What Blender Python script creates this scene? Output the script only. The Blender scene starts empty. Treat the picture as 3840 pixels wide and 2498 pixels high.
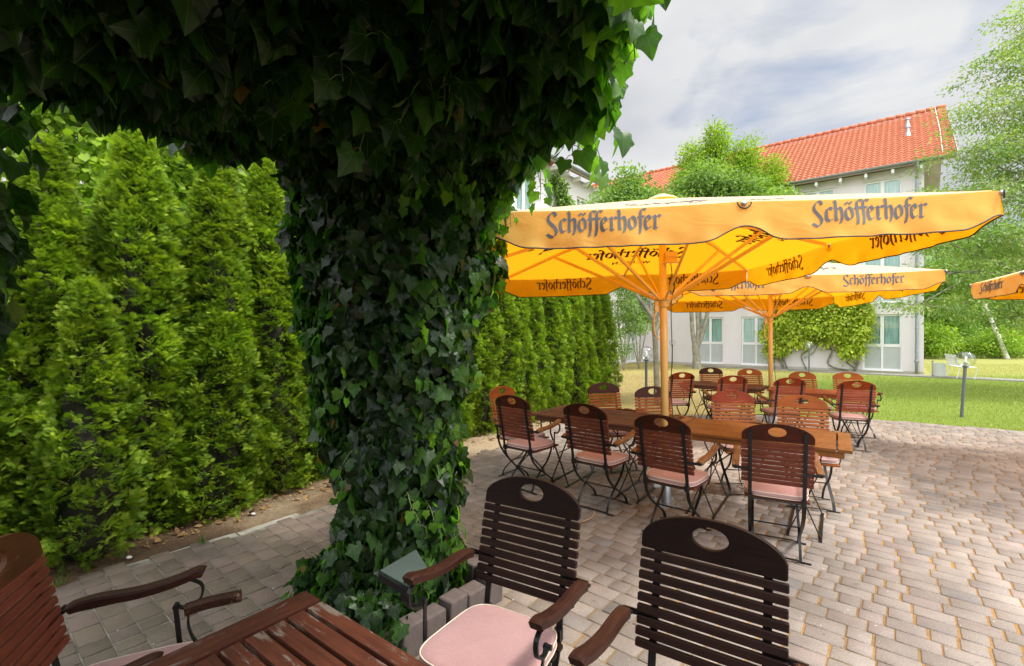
import bpy, math, random
import numpy as np
from mathutils import Vector, Matrix, Quaternion
random.seed(7); rng = np.random.default_rng(7)
PI = math.pi
sc = bpy.context.scene
COL = sc.collection
# ------------------------------------------------------------------ camera
cam = bpy.data.cameras.new("camera"); cam.lens = 16.519; cam.sensor_width = 36
cam.clip_start = .05; cam.clip_end = 600
co = bpy.data.objects.new("camera", cam); COL.objects.link(co); sc.camera = co
pt, rl = -.002, .004
_f = Vector((0, math.cos(pt), -math.sin(pt))); _u = Vector((0, math.sin(pt), math.cos(pt))); _r = Vector((1, 0, 0))
_R = math.cos(rl)*_r + math.sin(rl)*_u; _U = -math.sin(rl)*_r + math.cos(rl)*_u
co.matrix_world = Matrix(((_R.x, _U.x, -_f.x, 0), (_R.y, _U.y, -_f.y, 0), (_R.z, _U.z, -_f.z, 1.6), (0, 0, 0, 1)))
# ------------------------------------------------------------------ light
SUN = Vector((1.35, -.30, 2.3)).normalized()
sun = bpy.data.lights.new("sun", 'SUN'); sun.energy = 1.9; sun.angle = math.radians(9.0); sun.color = (1, .95, .86)
so = bpy.data.objects.new("sun", sun); COL.objects.link(so); so.rotation_euler = SUN.to_track_quat('Z', 'Y').to_euler()
sc.view_settings.view_transform = 'Standard'; sc.view_settings.look = 'None'; sc.view_settings.gamma = 1
sc.view_settings.exposure = 1.08
sc.cycles.use_denoising = True
sc.cycles.max_bounces = 8; sc.cycles.transparent_max_bounces = 12
w = bpy.data.worlds.new("World"); sc.world = w; w.use_nodes = True
nt = w.node_tree; nt.nodes.clear()
def N(nt, t, **k):
    n = nt.nodes.new(t)
    for a, b in k.items(): setattr(n, a, b)
    return n
def L(nt, a, b): nt.links.new(a, b)
def ramp(nt, fac, stops):
    r = N(nt, 'ShaderNodeValToRGB'); e = r.color_ramp.elements
    while len(e) < len(stops): e.new(.5)
    for q, (p, c) in zip(e, stops): q.position = p; q.color = (*c, 1) if len(c) == 3 else c
    L(nt, fac, r.inputs[0]); return r.outputs[0]
def g3(v): return (v, v, v)
def mixc(nt, f, a, b, mode='MIX'):
    m = N(nt, 'ShaderNodeMix', data_type='RGBA', blend_type=mode)
    for s, v in ((m.inputs[0], f), (m.inputs[6], a), (m.inputs[7], b)):
        if hasattr(v, 'is_output'): L(nt, v, s)
        elif isinstance(v, (int, float)): s.default_value = v
        else: s.default_value = (*v, 1)
    return m.outputs[2]
def math_(nt, op, a, b=None, c=None):
    m = N(nt, 'ShaderNodeMath', operation=op)
    for i, v in enumerate((a, b, c)):
        if v is None: continue
        if hasattr(v, 'is_output'): L(nt, v, m.inputs[i])
        else: m.inputs[i].default_value = v
    return m.outputs[0]
sky = N(nt, 'ShaderNodeTexSky', sky_type='NISHITA', sun_disc=False)
sky.sun_elevation = math.asin(SUN.z); sky.sun_rotation = math.atan2(SUN.x, SUN.y); sky.air_density = 1; sky.dust_density = 1.2
tc = N(nt, 'ShaderNodeTexCoord'); mp = N(nt, 'ShaderNodeMapping'); mp.inputs['Scale'].default_value = (1, 1, 2.2)
mp.inputs['Location'].default_value = (-6.2, -1.1, 3.3)
L(nt, tc.outputs['Generated'], mp.inputs[0])
n1 = N(nt, 'ShaderNodeTexNoise'); n1.inputs['Scale'].default_value = 2.3; n1.inputs['Detail'].default_value = 7; n1.inputs['Roughness'].default_value = .52; n1.inputs['Distortion'].default_value = .35
n2 = N(nt, 'ShaderNodeTexNoise'); n2.inputs['Scale'].default_value = 1.6; n2.inputs['Detail'].default_value = 5; n2.inputs['Roughness'].default_value = .5
L(nt, mp.outputs[0], n1.inputs['Vector']); L(nt, mp.outputs[0], n2.inputs['Vector'])
mask = ramp(nt, n1.outputs[0], [(.31, g3(0)), (.48, g3(1))])
cl = ramp(nt, n2.outputs[0], [(.34, (5.6, 5.9, 6.6)), (.48, (8.0, 8.15, 8.5)), (.62, (9.9, 9.9, 9.9))])
skb = mixc(nt, 1.0, sky.outputs[0], (2.0, 2.0, 2.0), 'MULTIPLY')
# clouds high up and behind the camera are brightened as added fill light
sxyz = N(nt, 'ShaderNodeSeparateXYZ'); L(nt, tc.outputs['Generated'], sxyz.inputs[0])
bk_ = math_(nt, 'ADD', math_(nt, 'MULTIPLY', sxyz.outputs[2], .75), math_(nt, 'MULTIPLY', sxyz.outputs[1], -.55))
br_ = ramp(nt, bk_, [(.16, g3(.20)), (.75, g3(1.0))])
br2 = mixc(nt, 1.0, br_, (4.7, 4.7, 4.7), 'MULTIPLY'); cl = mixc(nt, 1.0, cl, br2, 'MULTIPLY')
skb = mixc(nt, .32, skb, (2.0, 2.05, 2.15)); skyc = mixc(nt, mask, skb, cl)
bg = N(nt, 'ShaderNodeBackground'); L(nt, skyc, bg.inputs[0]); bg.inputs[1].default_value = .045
wo = N(nt, 'ShaderNodeOutputWorld'); L(nt, bg.outputs[0], wo.inputs[0])

# ------------------------------------------------------------------ object helpers
def tag(o, label=None, cat=None, group=None, kind=None):
    if label: o['label'] = label
    if cat: o['category'] = cat
    if group: o['group'] = group
    if kind: o['kind'] = kind
    return o
def empty(name, loc=(0, 0, 0), rz=0, **k):
    o = bpy.data.objects.new(name, None); COL.objects.link(o); o.location = loc; o.rotation_euler = (0, 0, rz)
    o.empty_display_size = .1
    return tag(o, **k)
def link(name, me, mat, parent=None, **k):
    if mat and not me.materials: me.materials.append(mat)
    o = bpy.data.objects.new(name, me); COL.objects.link(o)
    if parent: o.parent = parent
    return tag(o, **k)
def np_mesh(name, V, F, attrs=None, smooth=False, uv=None):
    """V (n,3); F (m,k) all the same size"""
    V = np.asarray(V, dtype=np.float32); F = np.asarray(F, dtype=np.int32); k = F.shape[1]
    me = bpy.data.meshes.new(name)
    me.vertices.add(len(V)); me.vertices.foreach_set('co', V.ravel())
    me.loops.add(F.size); me.loops.foreach_set('vertex_index', F.ravel())
    me.polygons.add(len(F)); me.polygons.foreach_set('loop_start', np.arange(0, F.size, k, dtype=np.int32))
    me.polygons.foreach_set('loop_total', np.full(len(F), k, dtype=np.int32))
    if smooth: me.polygons.foreach_set('use_smooth', np.ones(len(F), dtype=bool))
    me.update(calc_edges=True)
    for n_, a in (attrs or {}).items():
        at = me.attributes.new(n_, 'FLOAT', 'POINT'); at.data.foreach_set('value', np.asarray(a, dtype=np.float32))
    if uv is not None:
        at = me.attributes.new('lf', 'FLOAT2', 'POINT'); at.data.foreach_set('vector', np.asarray(uv, dtype=np.float32).ravel())
    return me
class MB:
    def __init__(s): s.v = []; s.f = []
    def box(s, c, d, R=None):
        b = len(s.v); c = Vector(c)
        for x in (-.5, .5):
            for y in (-.5, .5):
                for z in (-.5, .5):
                    p = Vector((x*d[0], y*d[1], z*d[2]))
                    if R: p = R @ p
                    s.v.append(tuple(p + c))
        s.f += [tuple(b+i for i in q) for q in ((0, 1, 3, 2), (4, 6, 7, 5), (0, 4, 5, 1), (2, 3, 7, 6), (0, 2, 6, 4), (1, 5, 7, 3))]
        return s
    def bb(s, x0, x1, y0, y1, z0, z1): return s.box(((x0+x1)/2, (y0+y1)/2, (z0+z1)/2), (x1-x0, y1-y0, z1-z0))
    def sweep(s, path, prof, side=None, closed=False, scale=None):
        """prof: list of (a,b); a along 'side', b along side x tangent"""
        P = [Vector(p) for p in path]; n = len(P); m = len(prof); b = len(s.v)
        for i, p in enumerate(P):
            if closed: t = P[(i+1) % n] - P[i-1]
            else: t = P[min(i+1, n-1)] - P[max(i-1, 0)]
            t.normalize()
            if side is not None: a = Vector(side)
            else: a = Vector((0, 0, 1)) if abs(t.z) < .9 else Vector((1, 0, 0))
            a = (a - t*a.dot(t)).normalized(); c = t.cross(a)
            k = scale[i] if scale else 1
            for (u, v) in prof: s.v.append(tuple(p + a*u*k + c*v*k))
        for i in range(n if closed else n-1):
            j = (i+1) % n
            for q in range(m):
                r = (q+1) % m
                s.f.append((b+i*m+q, b+i*m+r, b+j*m+r, b+j*m+q))
        if not closed:
            s.f.append(tuple(b+q for q in range(m))[::-1]); s.f.append(tuple(b+(n-1)*m+q for q in range(m)))
        return s
    def tube(s, path, r, k=8, closed=False, scale=None):
        return s.sweep(path, [(r*math.cos(2*PI*i/k), r*math.sin(2*PI*i/k)) for i in range(k)], closed=closed, scale=scale)
    def strip(s, path, wd, th, side): return s.sweep(path, [(-wd/2, -th/2), (wd/2, -th/2), (wd/2, th/2), (-wd/2, th/2)], side=side)
    def lathe(s, prof, c=(0, 0, 0), k=24):
        b = len(s.v); m = len(prof)
        for i in range(k):
            a = 2*PI*i/k
            for r, z in prof: s.v.append((c[0]+r*math.cos(a), c[1]+r*math.sin(a), c[2]+z))
        for i in range(k):
            j = (i+1) % k
            for q in range(m-1): s.f.append((b+i*m+q, b+j*m+q, b+j*m+q+1, b+i*m+q+1))
        return s
    def mesh(s, name, smooth=False, auto=None):
        me = bpy.data.meshes.new(name); me.from_pydata(s.v, [], s.f); me.update()
        if smooth: me.polygons.foreach_set('use_smooth', [True]*len(me.polygons))
        return me
    def build(s, name, mat, parent=None, smooth=False, bevel=0, segs=2, **k):
        o = link(name, s.mesh(name, smooth), mat, parent, **k)
        if bevel:
            m = o.modifiers.new('Bevel', 'BEVEL'); m.width = bevel; m.segments = segs; m.limit_method = 'ANGLE'; m.angle_limit = math.radians(40)
        return o
def spline(pts, n=6):
    P = [Vector(p) for p in pts]; out = []
    for i in range(len(P)-1):
        p0, p1, p2, p3 = P[max(i-1, 0)], P[i], P[i+1], P[min(i+2, len(P)-1)]
        for k in range(n):
            t = k/n
            out.append(.5*((2*p1)+(p2-p0)*t+(2*p0-5*p1+4*p2-p3)*t*t+(3*p1-p0-3*p2+p3)*t**3))
    out.append(P[-1]); return out
def copy_tree(o, parent=None):
    c = o.copy(); COL.objects.link(c); c.parent = parent
    for ch in list(o.children): copy_tree(ch, c)
    return c

# ------------------------------------------------------------------ materials
def newmat(name):
    m = bpy.data.materials.new(name); m.use_nodes = True; t = m.node_tree; t.nodes.clear()
    o = N(t, 'ShaderNodeOutputMaterial'); p = N(t, 'ShaderNodeBsdfPrincipled'); L(t, p.outputs[0], o.inputs[0])
    return m, t, p, o
def setp(t, p, **k):
    for a, v in k.items():
        s = p.inputs[{'base': 'Base Color', 'rough': 'Roughness', 'metal': 'Metallic', 'spec': 'Specular IOR Level', 'trans': 'Transmission Weight', 'ior': 'IOR', 'coat': 'Coat Weight', 'sheen': 'Sheen Weight', 'alpha': 'Alpha', 'emit': 'Emission Color'}[a]]
        if hasattr(v, 'is_output'): L(t, v, s)
        elif isinstance(v, (tuple, list)): s.default_value = (*v, 1)
        else: s.default_value = v
def coord(t, kind='Object', scale=(1, 1, 1), rnd=False):
    c = N(t, 'ShaderNodeTexCoord'); m = N(t, 'ShaderNodeMapping'); m.inputs['Scale'].default_value = scale
    src = c.outputs[kind]
    if rnd:
        oi = N(t, 'ShaderNodeObjectInfo'); v = N(t, 'ShaderNodeVectorMath', operation='ADD')
        r = math_(t, 'MULTIPLY', oi.outputs['Random'], 37.0); L(t, src, v.inputs[0]); L(t, r, v.inputs[1]); src = v.outputs[0]
    L(t, src, m.inputs[0]); return m.outputs[0]
def noise(t, vec, scale, detail=4, rough=.55, dist=0):
    n = N(t, 'ShaderNodeTexNoise'); n.inputs['Scale'].default_value = scale; n.inputs['Detail'].default_value = detail
    n.inputs['Roughness'].default_value = rough; n.inputs['Distortion'].default_value = dist; L(t, vec, n.inputs['Vector']); return n.outputs[0]
def bump(t, p, h, strength=.3, dist=.01):
    b = N(t, 'ShaderNodeBump'); b.inputs['Strength'].default_value = strength; b.inputs['Distance'].default_value = dist
    L(t, h, b.inputs['Height']); L(t, b.outputs[0], p.inputs['Normal'])
def wood(name, c1, c2, axis=0, wear=None, wearcol=(.38, .33, .28), rough=.5, wpos=.56):
    m, t, p, o = newmat(name)
    sc_ = [22, 22, 22]; sc_[axis] = 1.6
    v = coord(t, 'Object', sc_, rnd=True); g = noise(t, v, 4, 5, .6, .4)
    v2 = coord(t, 'Object', (1, 1, 1), rnd=True); b = noise(t, v2, 5, 3)
    col = ramp(t, g, [(.3, c1), (.7, c2)])
    col = mixc(t, ramp(t, b, [(.35, g3(0)), (.7, g3(.55))]), col, tuple(x*.6 for x in c1))
    if wear:
        sc2 = [14, 14, 14]; sc2[axis] = 2.2
        wn = noise(t, coord(t, 'Object', sc2, rnd=True), 1.7, 8, .72, .25)
        wm = ramp(t, wn, [(wpos, g3(0)), (wpos+.05, g3(wear))])
        col = mixc(t, wm, col, wearcol)
    setp(t, p, base=col, rough=rough+.08, spec=.14)
    bump(t, p, g, .35, .004)
    return m
def simple(name, c, rough=.5, metal=0, var=0, vs=3, bumps=0, bs=60, **k):
    m, t, p, o = newmat(name); col = c
    v = coord(t)
    if var: col = ramp(t, noise(t, v, vs, 6), [(.3, tuple(x*(1-var) for x in c)), (.7, tuple(min(1, x*(1+var)) for x in c))])
    setp(t, p, base=col, rough=rough, metal=metal, **k)
    if bumps: bump(t, p, noise(t, v, bs, 4), bumps, .005)
    return m
def leafmat(name, ca, cb, cc, trans, tw=.35, rough=.45, veins=False, brown=0, spec=.4):
    """two-sided thin leaf: gloss + light coming through"""
    m, t, p, o = newmat(name)
    a = N(t, 'ShaderNodeAttribute', attribute_name='rnd')
    col = ramp(t, a.outputs['Fac'], [(0, ca), (.5, cb), (.99, cc)] + ([(.9965, (.11, .06, .02))] if brown else []))
    pos = N(t, 'ShaderNodeNewGeometry'); nz = noise(t, pos.outputs['Position'], 1.6, 3)
    col = mixc(t, 1.0, col, ramp(t, nz, [(.3, g3(.72)), (.7, g3(1.25))]), 'MULTIPLY')
    if veins:
        u = N(t, 'ShaderNodeAttribute', attribute_name='lf'); s = N(t, 'ShaderNodeSeparateXYZ'); L(t, u.outputs['Vector'], s.inputs[0])
        ang = math_(t, 'ARCTAN2', s.outputs[0], math_(t, 'ADD', s.outputs[1], .02))
        pp = math_(t, 'PINGPONG', ang, .33)
        r = math_(t, 'SQRT', math_(t, 'ADD', math_(t, 'POWER', s.outputs[0], 2.0), math_(t, 'POWER', s.outputs[1], 2.0)))
        dd = math_(t, 'MULTIPLY', r, pp)
        vm = ramp(t, dd, [(0, g3(1)), (.018, g3(0))])
        col = mixc(t, math_(t, 'MULTIPLY', vm, .16), col, (.22, .30, .12))
    setp(t, p, base=col, rough=rough, spec=spec)
    tr = N(t, 'ShaderNodeBsdfTranslucent'); tcn = mixc(t, 1.0, col, trans, 'MULTIPLY'); L(t, tcn, tr.inputs[0])
    mx = N(t, 'ShaderNodeMixShader'); mx.inputs[0].default_value = tw
    L(t, p.outputs[0], mx.inputs[1]); L(t, tr.outputs[0], mx.inputs[2]); L(t, mx.outputs[0], o.inputs[0])
    return m
M = {}
M['iron'] = simple('black_iron', (.012, .012, .013), .38, .3, bumps=.15, bs=120)
M['rivet'] = simple('zinc_rivets', (.6, .6, .6), .3, .9)
M['zinc'] = simple('galvanised_steel', (.42, .44, .46), .42, .85, var=.2, vs=12)
M['cush'] = None
def fabric(name, c, c2):
    m, t, p, o = newmat(name); v = coord(t, 'Object', rnd=True)
    col = ramp(t, noise(t, v, 3.2, 5, .6), [(.3, c), (.7, c2)])
    fine = noise(t, v, 260, 2); col = mixc(t, 1.0, col, ramp(t, fine, [(.3, g3(.88)), (.7, g3(1.08))]), 'MULTIPLY')
    setp(t, p, base=col, rough=.9, sheen=.25, spec=.2); h = N(t, 'ShaderNodeMath', operation='ADD'); L(t, noise(t, v, 6, 4), h.inputs[0]); L(t, math_(t, 'MULTIPLY', fine, .08), h.inputs[1])
    bump(t, p, h.outputs[0], .5, .02); return m
M['cush'] = fabric('faded_pink_cotton', (.40, .225, .215), (.46, .265, .25))
M['pip'] = simple('cream_piping', (.66, .56, .45), .8, bumps=.2)
WS = {  # crest, slats, arms
 'dark': (wood('dark_stained_crest', (.010, .0045, .0035), (.018, .007, .005), 0, .5, (.06, .03, .02), .45, .70), wood('dark_stained_slats', (.017, .0085, .0065), (.030, .0135, .010), 0, .35, (.10, .06, .04), .5, .70)),
 'maroon': (wood('maroon_crest', (.040, .010, .006), (.070, .017, .009), 0, .5, (.2, .1, .05), .3, .71), wood('maroon_slats', (.11, .029, .018), (.19, .050, .029), 0, .35, (.25, .13, .08), .42, .70)),
 'red': (wood('red_varnished_crest', (.17, .026, .006), (.28, .045, .009), 0, .75, (.42, .24, .11), .28, .64), wood('red_brown_slats', (.27, .064, .036), (.40, .105, .056), 0, .4, (.42, .22, .13), .4, .68)),
 'orange': (wood('orange_brown_crest', (.24, .066, .012), (.35, .10, .018), 0, .75, (.45, .3, .15), .35, .62), wood('orange_brown_slats', (.23, .075, .022), (.36, .125, .037), 0, .45, (.42, .26, .14), .42, .66)),
}
WS['brown'] = (WS['maroon'][0], WS['orange'][1]); WS['rust'] = (WS['red'][0], WS['orange'][1])
WS['faded'] = (wood('scuffed_brown_crest', (.085, .030, .012), (.15, .055, .022), 0, .7, (.34, .22, .12), .35, .62), wood('faded_red_slats', (.15, .038, .022), (.25, .068, .038), 0, .5, (.34, .17, .11), .42, .62))
ARM = wood('weathered_armrest', (.14, .062, .026), (.27, .13, .055), 1, .6, (.38, .27, .16), .5, .58)
ARMD = wood('dark_worn_armrest', (.024, .009, .007), (.060, .021, .012), 1, .8, (.20, .12, .08), .38, .60)
TABL = wood('brown_table_wood', (.085, .04, .026), (.16, .075, .045), 0, .4, (.25, .15, .10), .45, .6)
TABO = wood('honey_table_wood', (.17, .068, .020), (.28, .115, .036), 0, .35, (.34, .2, .1), .35, .62)
TABR = wood('reddish_table_wood', (.26, .075, .03), (.38, .12, .05), 0, .35, (.45, .24, .13), .4, .62)
TABW = wood('flaking_painted_table_wood', (.060, .020, .012), (.13, .040, .020), 0, .85, (.19, .155, .125), .5, .555)

# ------------------------------------------------------------------ chair
LEAN = math.tan(.218)
def yb(z): return -(.21+(z-.45)*LEAN)
def chair_meshes():
    D = {}
    # crest: arched board with an oval hand hole
    zc, zt, hw = .860, .988, .2215
    out = []
    for i in range(61):
        u = -1+2*i/60; out.append((u*hw, .042+(zt-zc-.042)*(max(0, 1-abs(u)**2.15))**.62))
    out = [(-hw, .006), (-hw+.006, 0)] + [(-hw+.006+(2*hw-.012)*i/24, 0) for i in range(1, 24)] + [(hw-.006, 0), (hw, .006)] + out[::-1]
    cu, cv = 0, .070; b = MB(); n = len(out); th = .0070
    layers = [(1, 1, -th), (.985, .99, -th-.002), (None, 1.06, -th-.001), (None, 1, -th), (None, 1, th), (None, 1.06, th+.001), (.985, .99, th+.002), (1, 1, th)]
    for (ks, kh, t) in layers:
        for (u, v) in out:
            a = math.atan2((v-cv)/.034, (u-cu)/.056)
            if ks is None: U, Vv = cu+.056*kh*math.cos(a), cv+.034*kh*math.sin(a)
            else: U, Vv = cu+(u-cu)*ks, cv+(v-cv)*ks
            z = zc+Vv; b.v.append((U, yb(z)+t, z))
    m = len(layers)
    for k in range(m):
        kk = (k+1) % m
        for i in range(n):
            j = (i+1) % n; b.f.append((k*n+i, k*n+j, kk*n+j, kk*n+i))
    me = b.mesh('crest_rail'); D['crest_rail'] = me
    b = MB(); ang = -math.atan(LEAN); R = Matrix.Rotation(-ang, 3, 'X')
    for i in range(9):
        z = .857-(i+.5)*.0347
        b.box((random.uniform(-.002, .002), yb(z), z), (.448, .020, .0265), R)
    D['backrest'] = b.mesh('backrest')
    for s in (-1, 1):
        b = MB(); x = s*.168
        back = [(x, yb(z)-.0142, z) for z in (.935, .85, .7, .56, .50)]
        low = spline([(x, yb(.50)-.0142, .50), (x, -.222, .42), (x, -.185, .33), (x, -.09, .235), (x, .04, .15), (x, .15, .075), (x, .185, .012)], 5)
        b.strip(back+low[1:], .025, .007, (1, 0, 0)); b.box((x*.98, -.225, .435), (.03, .03, .045))
        nf = len(b.f)
        for z in [.857-(i+.5)*.0347 for i in range(9)]+[.875, .92]: b.box((x, yb(z)-.0185, z), (.0085, .005, .0085))
        me = b.mesh('back_leg'); me.polygons.foreach_set('material_index', [0]*nf+[1]*(len(b.f)-nf)); D['back_leg%d' % s] = me
        b = MB(); x = s*.150
        b.strip(spline([(x, .165, .425), (x, .150, .36), (x, .08, .27), (x, -.03, .195), (x, -.13, .10), (x, -.175, .012)], 5), .018, .007, (1, 0, 0))
        D['front_leg%d' % s] = b.mesh('front_leg')
        b = MB(); x = s*.262
        path = spline([(x, -.245, .648), (x, -.17, .662), (x, -.05, .664), (x, .06, .682), (x, .135, .704), (x, .158, .700)], 5)
        b.sweep(path, [(-.018, -.023), (.004, -.0245), (.012, -.019), (.0135, 0), (.012, .019), (.004, .0245), (-.018, .023)], side=(0, 0, 1), scale=[.72]+[1]*(len(path)-2)+[.8])
        D['armrest%d' % s] = b.mesh('armrest')
        b = MB(); zz = .645
        b.strip([(s*.155, yb(zz)-.018, zz), (s*.205, -.262, zz), (s*.275, -.258, zz)], .020, .006, (0, 0, 1))
        b.tube([(s*.238, -.25, .645), (s*.286, -.25, .645)], .007, 8)
        b.strip([(x, -.24, .630), (x, -.05, .645), (x, .11, .677)], .018, .004, (1, 0, 0))
        b.strip(spline([(x, .11, .679), (x, .150, .650), (x, .145, .60), (x, .10, .575), (x, .068, .59)], 5), .016, .007, (1, 0, 0))
        b.tube([(x-.014, .068, .587), (x+.014, .068, .587)], .009, 8)
        b.strip([(x-s*.008, .068, .595), (x-s*.022, .085, .46), (x-s*.04, .10, .405)], .016, .006, (0, 1, 0))
        D['arm_bracket%d' % s] = b.mesh('arm_bracket')
    for y, nm in ((.185, 'a'), (-.175, 'b')):
        b = MB(); b.strip([(-.215, y, .004), (-.17, y, .006), (-.12, y, .016), (.12, y, .016), (.17, y, .006), (.215, y, .004)], .020, .005, (0, 1, 0)); D['foot_bar'+nm] = b.mesh('foot_bar')
    b = MB(); b.tube([(-.165, -.232, .43), (.165, -.232, .43)], .006, 8); D['back_rod'] = b.mesh('back_rod')
    b = MB(); b.tube([(-.168, -.035, .198), (.168, -.035, .198)], .006, 8)
    D['stretcher'] = b.mesh('stretcher')
    b = MB()
    for i in range(8):
        y = -.18+i*.051; b.bb(-.205, .205, y, y+.04, .418, .434)
    for s in (-1, 1): b.bb(s*.158-.009, s*.158+.009, -.215, .185, .407, .4175)
    D['seat'] = b.mesh('seat')
    # cushion: rounded square, puffed
    b = MB(); K = 40; rings = []
    def pt_(k, r, z):
        a = 2*PI*k/K; c, s_ = math.cos(a), math.sin(a)
        x = math.copysign(abs(c)**.42, c); y = math.copysign(abs(s_)**.42, s_)
        wx = .208+.010*y
        return (x*wx*r, -.005+y*.205*r, z)
    prof = [(0, .436), (.9, .436), (.97, .439), (1.0, .445), (1.004, .456), (1.0, .468), (.97, .475), (.9, .480), (.7, .486), (.4, .489), (.15, .490), (0, .490)]
    for r, z in prof:
        for k in range(K):
            x, y, z2 = pt_(k, max(r, 1e-3), z); z2 += .002*math.sin(x*40)*math.sin(y*33) if z > .47 else 0
            b.v.append((x, y, z2))
    for i in range(len(prof)-1):
        for k in range(K): b.f.append((i*K+k, i*K+(k+1) % K, (i+1)*K+(k+1) % K, (i+1)*K+k))
    D['cushion'] = b.mesh('cushion', True)
    b = MB()
    b.tube([pt_(k, .999, .4715) for k in range(K)], .0030, 6, closed=True); b.tube([pt_(k, .999, .443) for k in range(K)], .0027, 6, closed=True)
    D['piping'] = b.mesh('piping', True)
    return D
CM = chair_meshes()
_crest_by = {}
def mm(me, mat):
    k = (me.name, mat.name)
    if k not in _crest_by:
        c = me.copy(); c.materials.clear(); c.materials.append(mat); _crest_by[k] = c
    return _crest_by[k]
PROTO = {}
GC = 'folding slatted armchairs on the terrace'
def chair(style, x, y, a, label, dz=0, arms=None):
    if style not in PROTO:
        root = empty('folding_armchair'); cr, sl = WS[style]; ar = ARMD if style in ('dark', 'faded') else ARM
        c = link('crest_rail', mm(CM['crest_rail'], cr), None, root)
        bk = link('backrest', mm(CM['backrest'], sl), None, root); bk.modifiers.new('B', 'BEVEL').width = .003
        for s in (-1, 1):
            bl = link('back_leg', mm(CM['back_leg%d' % s], M['iron']), None, root)
            if len(bl.data.materials) < 2: bl.data.materials.append(M['rivet'])
            link('front_leg', mm(CM['front_leg%d' % s], M['iron']), None, root)
            br = link('arm_bracket', mm(CM['arm_bracket%d' % s], M['iron']), None, root)
            link('armrest', mm(CM['armrest%d' % s], ar), None, root).modifiers.new('B', 'BEVEL').width = .003
        link('foot_bar', mm(CM['foot_bara'], M['iron']), None, root); link('foot_bar', mm(CM['foot_barb'], M['iron']), None, root)
        link('stretcher', mm(CM['stretcher'], M['iron']), None, root); link('back_rod', mm(CM['back_rod'], M['iron']), None, root)
        link('seat', mm(CM['seat'], sl), None, root)
        cu = link('cushion', mm(CM['cushion'], M['cush']), None, root); link('piping', mm(CM['piping'], M['pip']), None, cu)
        PROTO[style] = root; r = root
    else: r = copy_tree(PROTO[style])
    r.location = (x, y, dz); r.rotation_euler = (0, 0, a); tag(r, label, 'chair', GC)
    return r
CH = [
 ('maroon', .202, 4.943, -.690, 'maroon armchair seen from behind, nearest the ivy column along the long table'),
 ('maroon', .843, 4.403, -.693, 'maroon armchair seen from behind, its cushion the most orange, second from the ivy column'),
 ('maroon', 1.345, 3.829, -.700, 'maroon armchair seen from behind, umbrella pole base showing between its legs'),
 ('maroon', 1.976, 3.523, -.472, 'nearest maroon armchair with rivet rows, before the right end of the honey coloured table'),
 ('dark', -.072, 1.715, 2.613, 'dark brown armchair with pink cushion standing beside the stone edging of the ivy column'),
 ('dark', .484, 1.279, 2.571, 'largest dark brown armchair, cut off by the bottom edge of the photo'),
 ('brown', 1.255, 5.637, 3.455, 'dark red armchair facing us, before the end of the thuja row'),
 ('brown', 1.697, 5.227, 3.257, 'dark red armchair facing the camera half hidden by the umbrella pole'),
 ('rust', 2.373, 4.843, 3.000, 'red brown armchair facing us across the honey coloured table, its crest scuffed'),
 ('orange', 2.829, 4.479, 2.760, 'orange crested armchair facing us across the right end of the honey coloured table'),
 ('red', 2.744, 8.006, .137, 'small red armchair with its back to us, just right of the front umbrella pole'),
 ('red', 3.351, 7.415, -.025, 'red armchair back with scuffed crest, left of the second umbrella pole'),
 ('brown', 3.739, 8.506, 3.163, 'small dull brown armchair behind the back left table, facing us'),
 ('orange', 4.326, 8.232, 3.155, 'small golden brown armchair facing us just left of the second umbrella pole'),
 ('red', 4.049, 7.103, -.099, 'red armchair back touching the second umbrella pole from the right'),
 ('red', 4.777, 6.665, -.337, 'rightmost red armchair, seen from behind beside the open lawn'),
 ('orange', 4.860, 7.581, 3.085, 'orange brown armchair facing us, partly behind the chair touching the second pole'),
 ('orange', 5.495, 7.483, 2.913, 'orange brown armchair facing us behind the rightmost red armchair'),
 ('orange', .128, 5.32, -2.257, 'reddish armchair at the left head of the long table, close to the hedge'),
 ('faded', -1.206, 1.475, -1.187, 'red slatted armchair cut off by the left edge beside the flaking table'),
]
for c in CH: chair(*c)

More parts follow.
